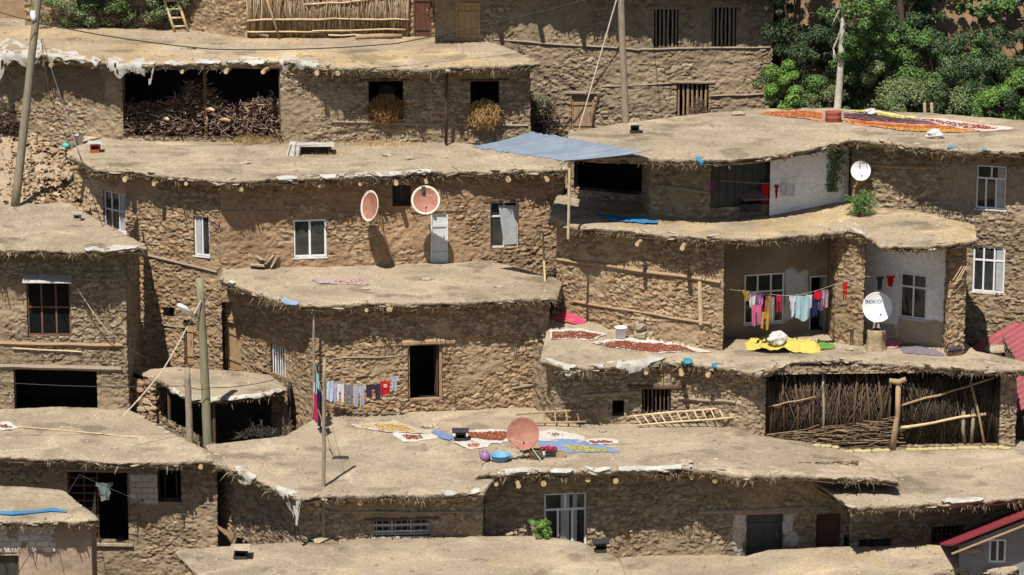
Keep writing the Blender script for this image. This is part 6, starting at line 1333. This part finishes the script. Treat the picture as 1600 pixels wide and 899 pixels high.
m = MB(); q = hit(104, 231); m.blob((q.x, q.y, q.z+.08), (.2,.14,.12), 8, 6, .3); tag(m.build('plastic_bag', paint((.06,.36,.32), .5, 'teal_bag'), None, True), 'small teal plastic bag beside the pale tin bucket', 'bag')
def sack(label, px, py, rx, rz, col=(.44,.43,.41), name='sack', cat='sack'):
    q = hit(px, py); m = MB(); m.blob((0,0,0), (1,1,1), 30, 20, 0); out = []
    for v in m.v:
        d = Vector(v); a = math.atan2(d.y, d.x); n1 = float(fbm(np.array(a*1.3+px), np.array(d.z*2.2), 5, 3))-.5; n2 = float(vn(np.array(a*4+px), np.array(d.z*3), 8))-.5; f = 1+.75*n1+.28*n2; zz = d.z*(1+.25*n2)
        out.append((q.x+d.x*rx*f, q.y+d.y*rx*.7*f, q.z+rz*.75+zz*rz*(1+.5*n1)))
    m.v = out; return tag(m.build(name, paint(col, .8, 'sackcloth', .35, .5), None, True), label, cat)
for k_ in (0,): sack('bulging white sack behind the yellow tarp', 1214, 538, .34, .27); sack('white heap of sacking at the back of the upper right roof', 1360, 179, .25, .12); sack('white sack slumped on the edge of the upper right roof', 1461, 216, .30, .18)
m = MB(); a, b = hit(1480, 551), hit(1502, 549); m.tube([a+Vector((0,0,.1)), b+Vector((0,0,.1))], .1, 12, False); m.tube([a+Vector((.01,0,.1)), b-Vector((.01,0,-.1))], .06, 10, False); tag(m.build('rolled_mat', cloth((.05,.045,.05)), None, True), 'dark rolled mat at the right end of the grey blanket', 'mat')
def stone(label, px, py, l, w, h, mat='slab', rz=None, ry=0., group='loose stones on the roofs', name='stone', lift=0., cat='stone'):
    q = hit(px, py); rz = random.uniform(-.6, .6) if rz is None else rz; mt = Matrix.Translation(q+Vector((0,0,h*.35+lift)))@Matrix.Rotation(rz, 4, 'Z')@Matrix.Rotation(ry, 4, 'Y'); m = MB(lambda p: mt@Vector(p)); m.blob((0,0,0), (l*.62, w*.62, h*.62), 9, 5, .22)
    o = m.build(name, M[mat], None); return tag(o, label, cat, group)
for lab, px, py, l in (('flat stone on the two dish roof near the long plastic strip', 640, 249, .34), ('small stone on the two dish roof right of the hatch', 575, 233, .26), ('thin stone lying left of the plastic strip on the two dish roof', 382, 256, .36), ('stone at the back of the two dish roof left of the other thin one', 605, 244, .3), ('stone near the right end of the two dish roof', 697, 247, .3),
   ('flat stone in the middle of the middle house roof', 665, 438, .36), ('small stone left of the middle on the middle house roof', 570, 453, .32), ('stone near the right tip of the middle house roof', 778, 449, .25), ('flat stone before the black doorway', 672, 668, .55), ('single stone on the terrace between tarp and stump', 1327, 547, .28),
   ('pale stone at the right on the wide roof', 942, 675, .24), ('small stone on the bare roof right of the wide roof', 1530, 732, .2), ('long stone slab on the terrace before the red roof', 1556, 549, .75), ('flat stone at the step of the wide roof', 1072, 724, .4), ('brown stone on the lower left roof edge', 60, 712, .2), ('stone at the foot of the clothes pole', 500, 846, .5), ('grey stone at the foot of the wall left of the green plant', 795, 836, .36), ('dark stone on the straw roof in the front row', 1520, 862, .6), ('flat stone near the dark cable on the firewood roof', 300, 76, .3), ('flat stone at the base of the tall house', 1152, 180, .45)):
    stone(lab, px, py, l, l*.7, l*.32)
for k, (lab, px, py, l, ry) in enumerate((('grey slab lying lowest in the slab pile beside the white window', 402, 420, .5, .1), ('slab tilted at the right of the slab pile', 428, 414, .5, -1.0), ('slab standing steeply in the middle of the slab pile', 418, 414, .5, -.8), ('back slab of the slab pile beside the white window', 410, 410, .45, .5))):
    q = hit(px, py); mt = Matrix.Translation(q+Vector((0,0,.14)))@Matrix.Rotation(ry, 4, 'Y')@Matrix.Rotation(.3*k, 4, 'Z'); m = MB(lambda p: mt@Vector(p)); m.box((-l*.5,-.18,-.03), (l*.5,.18,.03), .03); tag(m.build('stone_slab', M['slab'], None), lab, 'slab', 'slab pile on the middle house roof')
for k, (lab, px, py, l, lf) in enumerate((('lowest stone of the small cairn beside the white bucket', 1000, 528, .40, 0), ('middle stone of the small cairn beside the white bucket', 1001, 524, .34, .22), ('round top stone of the small cairn beside the white bucket', 1003, 522, .26, .44))): stone(lab, px, py, l, l*.9, l*.8, group='cairn on the terrace', lift=lf)
for k in range(7): stone('reddish stone in the heap under the rusty dish', 806+k*4.2, 715+random.uniform(-5, 3), random.uniform(.2,.34), .22, .16, group='stones holding the rusty dish', lift=random.choice((0,.05,.1)))
# planks, plants
m = MB(); q0, q1 = pY(848, 364, yH+3.2), pY(852, 448, yH+2.4); m.tube([q0, q0.lerp(q1,.5), q1], [.035,.045,.04], 7); tag(m.build('wooden_stake', M['woodpale'], None), 'pale stake standing where the two dish house meets the log edged house', 'stake')
m = MB(); a, b = hit(215, 683+2), hit(28, 668); m.tube([a+Vector((0,0,.03)), (a+b)/2+Vector((0,0,.04)), b+Vector((0,0,.03))], .022, 6); tag(m.build('stick', M['woodpale'], None), 'long thin stick lying across the lower left roof', 'stick')
yq = float(edge_at(yj, 1500).y)+.35; m = MB(); a, b = pY(1503, 416, yq), pY(1489, 438, yq)
for dx in (0, .1, .17): m.tube([a+Vector((dx, 0, 0)), b+Vector((dx*1.2, -.03, 0))], .022, 6)
tag(m.build('wooden_rack', M['woodpale'], None), 'small bundle of pale slats hanging on the right end pillar', 'slats')
def potplant(label, px, py, w, h, tone, Y=None, n=1200, name='green_plant'):
    f = hit(px, py) if Y is None else pY(px, py, Y); sc = (f.y-CAM.y)/FPX; r = (w*sc/2, w*sc/2, h*sc/2); t = thing(name, label, 'plant', f); V, F_q, cc = leafcloud((f.x, f.y-.1, f.z+r[2]), r, int(n*1.8), tone, .03, 44); mesh('foliage', V, F_q, M['leaf'], t, cc); m = MB(); m.tube([f, f+Vector((.05,0,r[2]))], [.02,.01], 5); m.tube([f, f+Vector((-.1,0,r[2]*1.2))], [.02,.01], 5); m.build('stem', M['barkdark'], t)
rehit(); potplant('bright green plant growing beside the white door window', 848, 839, 34, 32, 'bright', n=1500); potplant('grey green potted shrub under the smaller white dish', 1344, 336, 48, 40, 'mid', n=1800)
yl2 = float(edge_at(FR[HZ['L'].name][0], 1305).y)+1.2; t = thing('creeper', 'green creeper trailing down the white washed wall', 'creeper', pY(1305, 300, yl2)); n = 900; zz = RNG.random(n); V, F_q = leaves(np.array([tuple(pY(1309-9*z+RNG.normal(0, 5+4*(1-z)), 234+66*z, yl2-.04-.12*RNG.random())) for z in zz]), RNG.normal(size=(n,3))+np.array((0,-1,.5)), RNG.uniform(.03,.06,n)); a = np.array(GREEN['grey'][0])+(np.array(GREEN['mid'][1])-np.array(GREEN['grey'][0]))*RNG.random((n,1)); mesh('foliage', V, F_q, M['leaf'], t, np.repeat(a, 4, 0)); m = MB(); m.tube([pY(1310,234,yl2-.05), pY(1304,265,yl2-.05), pY(1302,300,yl2-.05)], .015, 5); m.build('stem', M['barkdark'], t)
for lab, px, py in (('left yellowish stake among the bushes behind the pepper roof', 1446, 178), ('right yellowish stake among the bushes behind the pepper roof', 1457, 178)):
    f = pY(px, py+4, yLb+.2); m = MB(); m.tube([f-Vector((0,0,.2)), f+Vector((-.05,0,.5))], .06, 7); tag(m.build('wooden_stake', M['woodpale'], None), lab, 'stake', 'stakes among the bushes')

garment('pale green rag tied to the slatted shutter', 150, 754, 176, 782, float(pZ(200,720,zB).y)+.45, (.20,.25,.22), 'shirt', cat='rag')
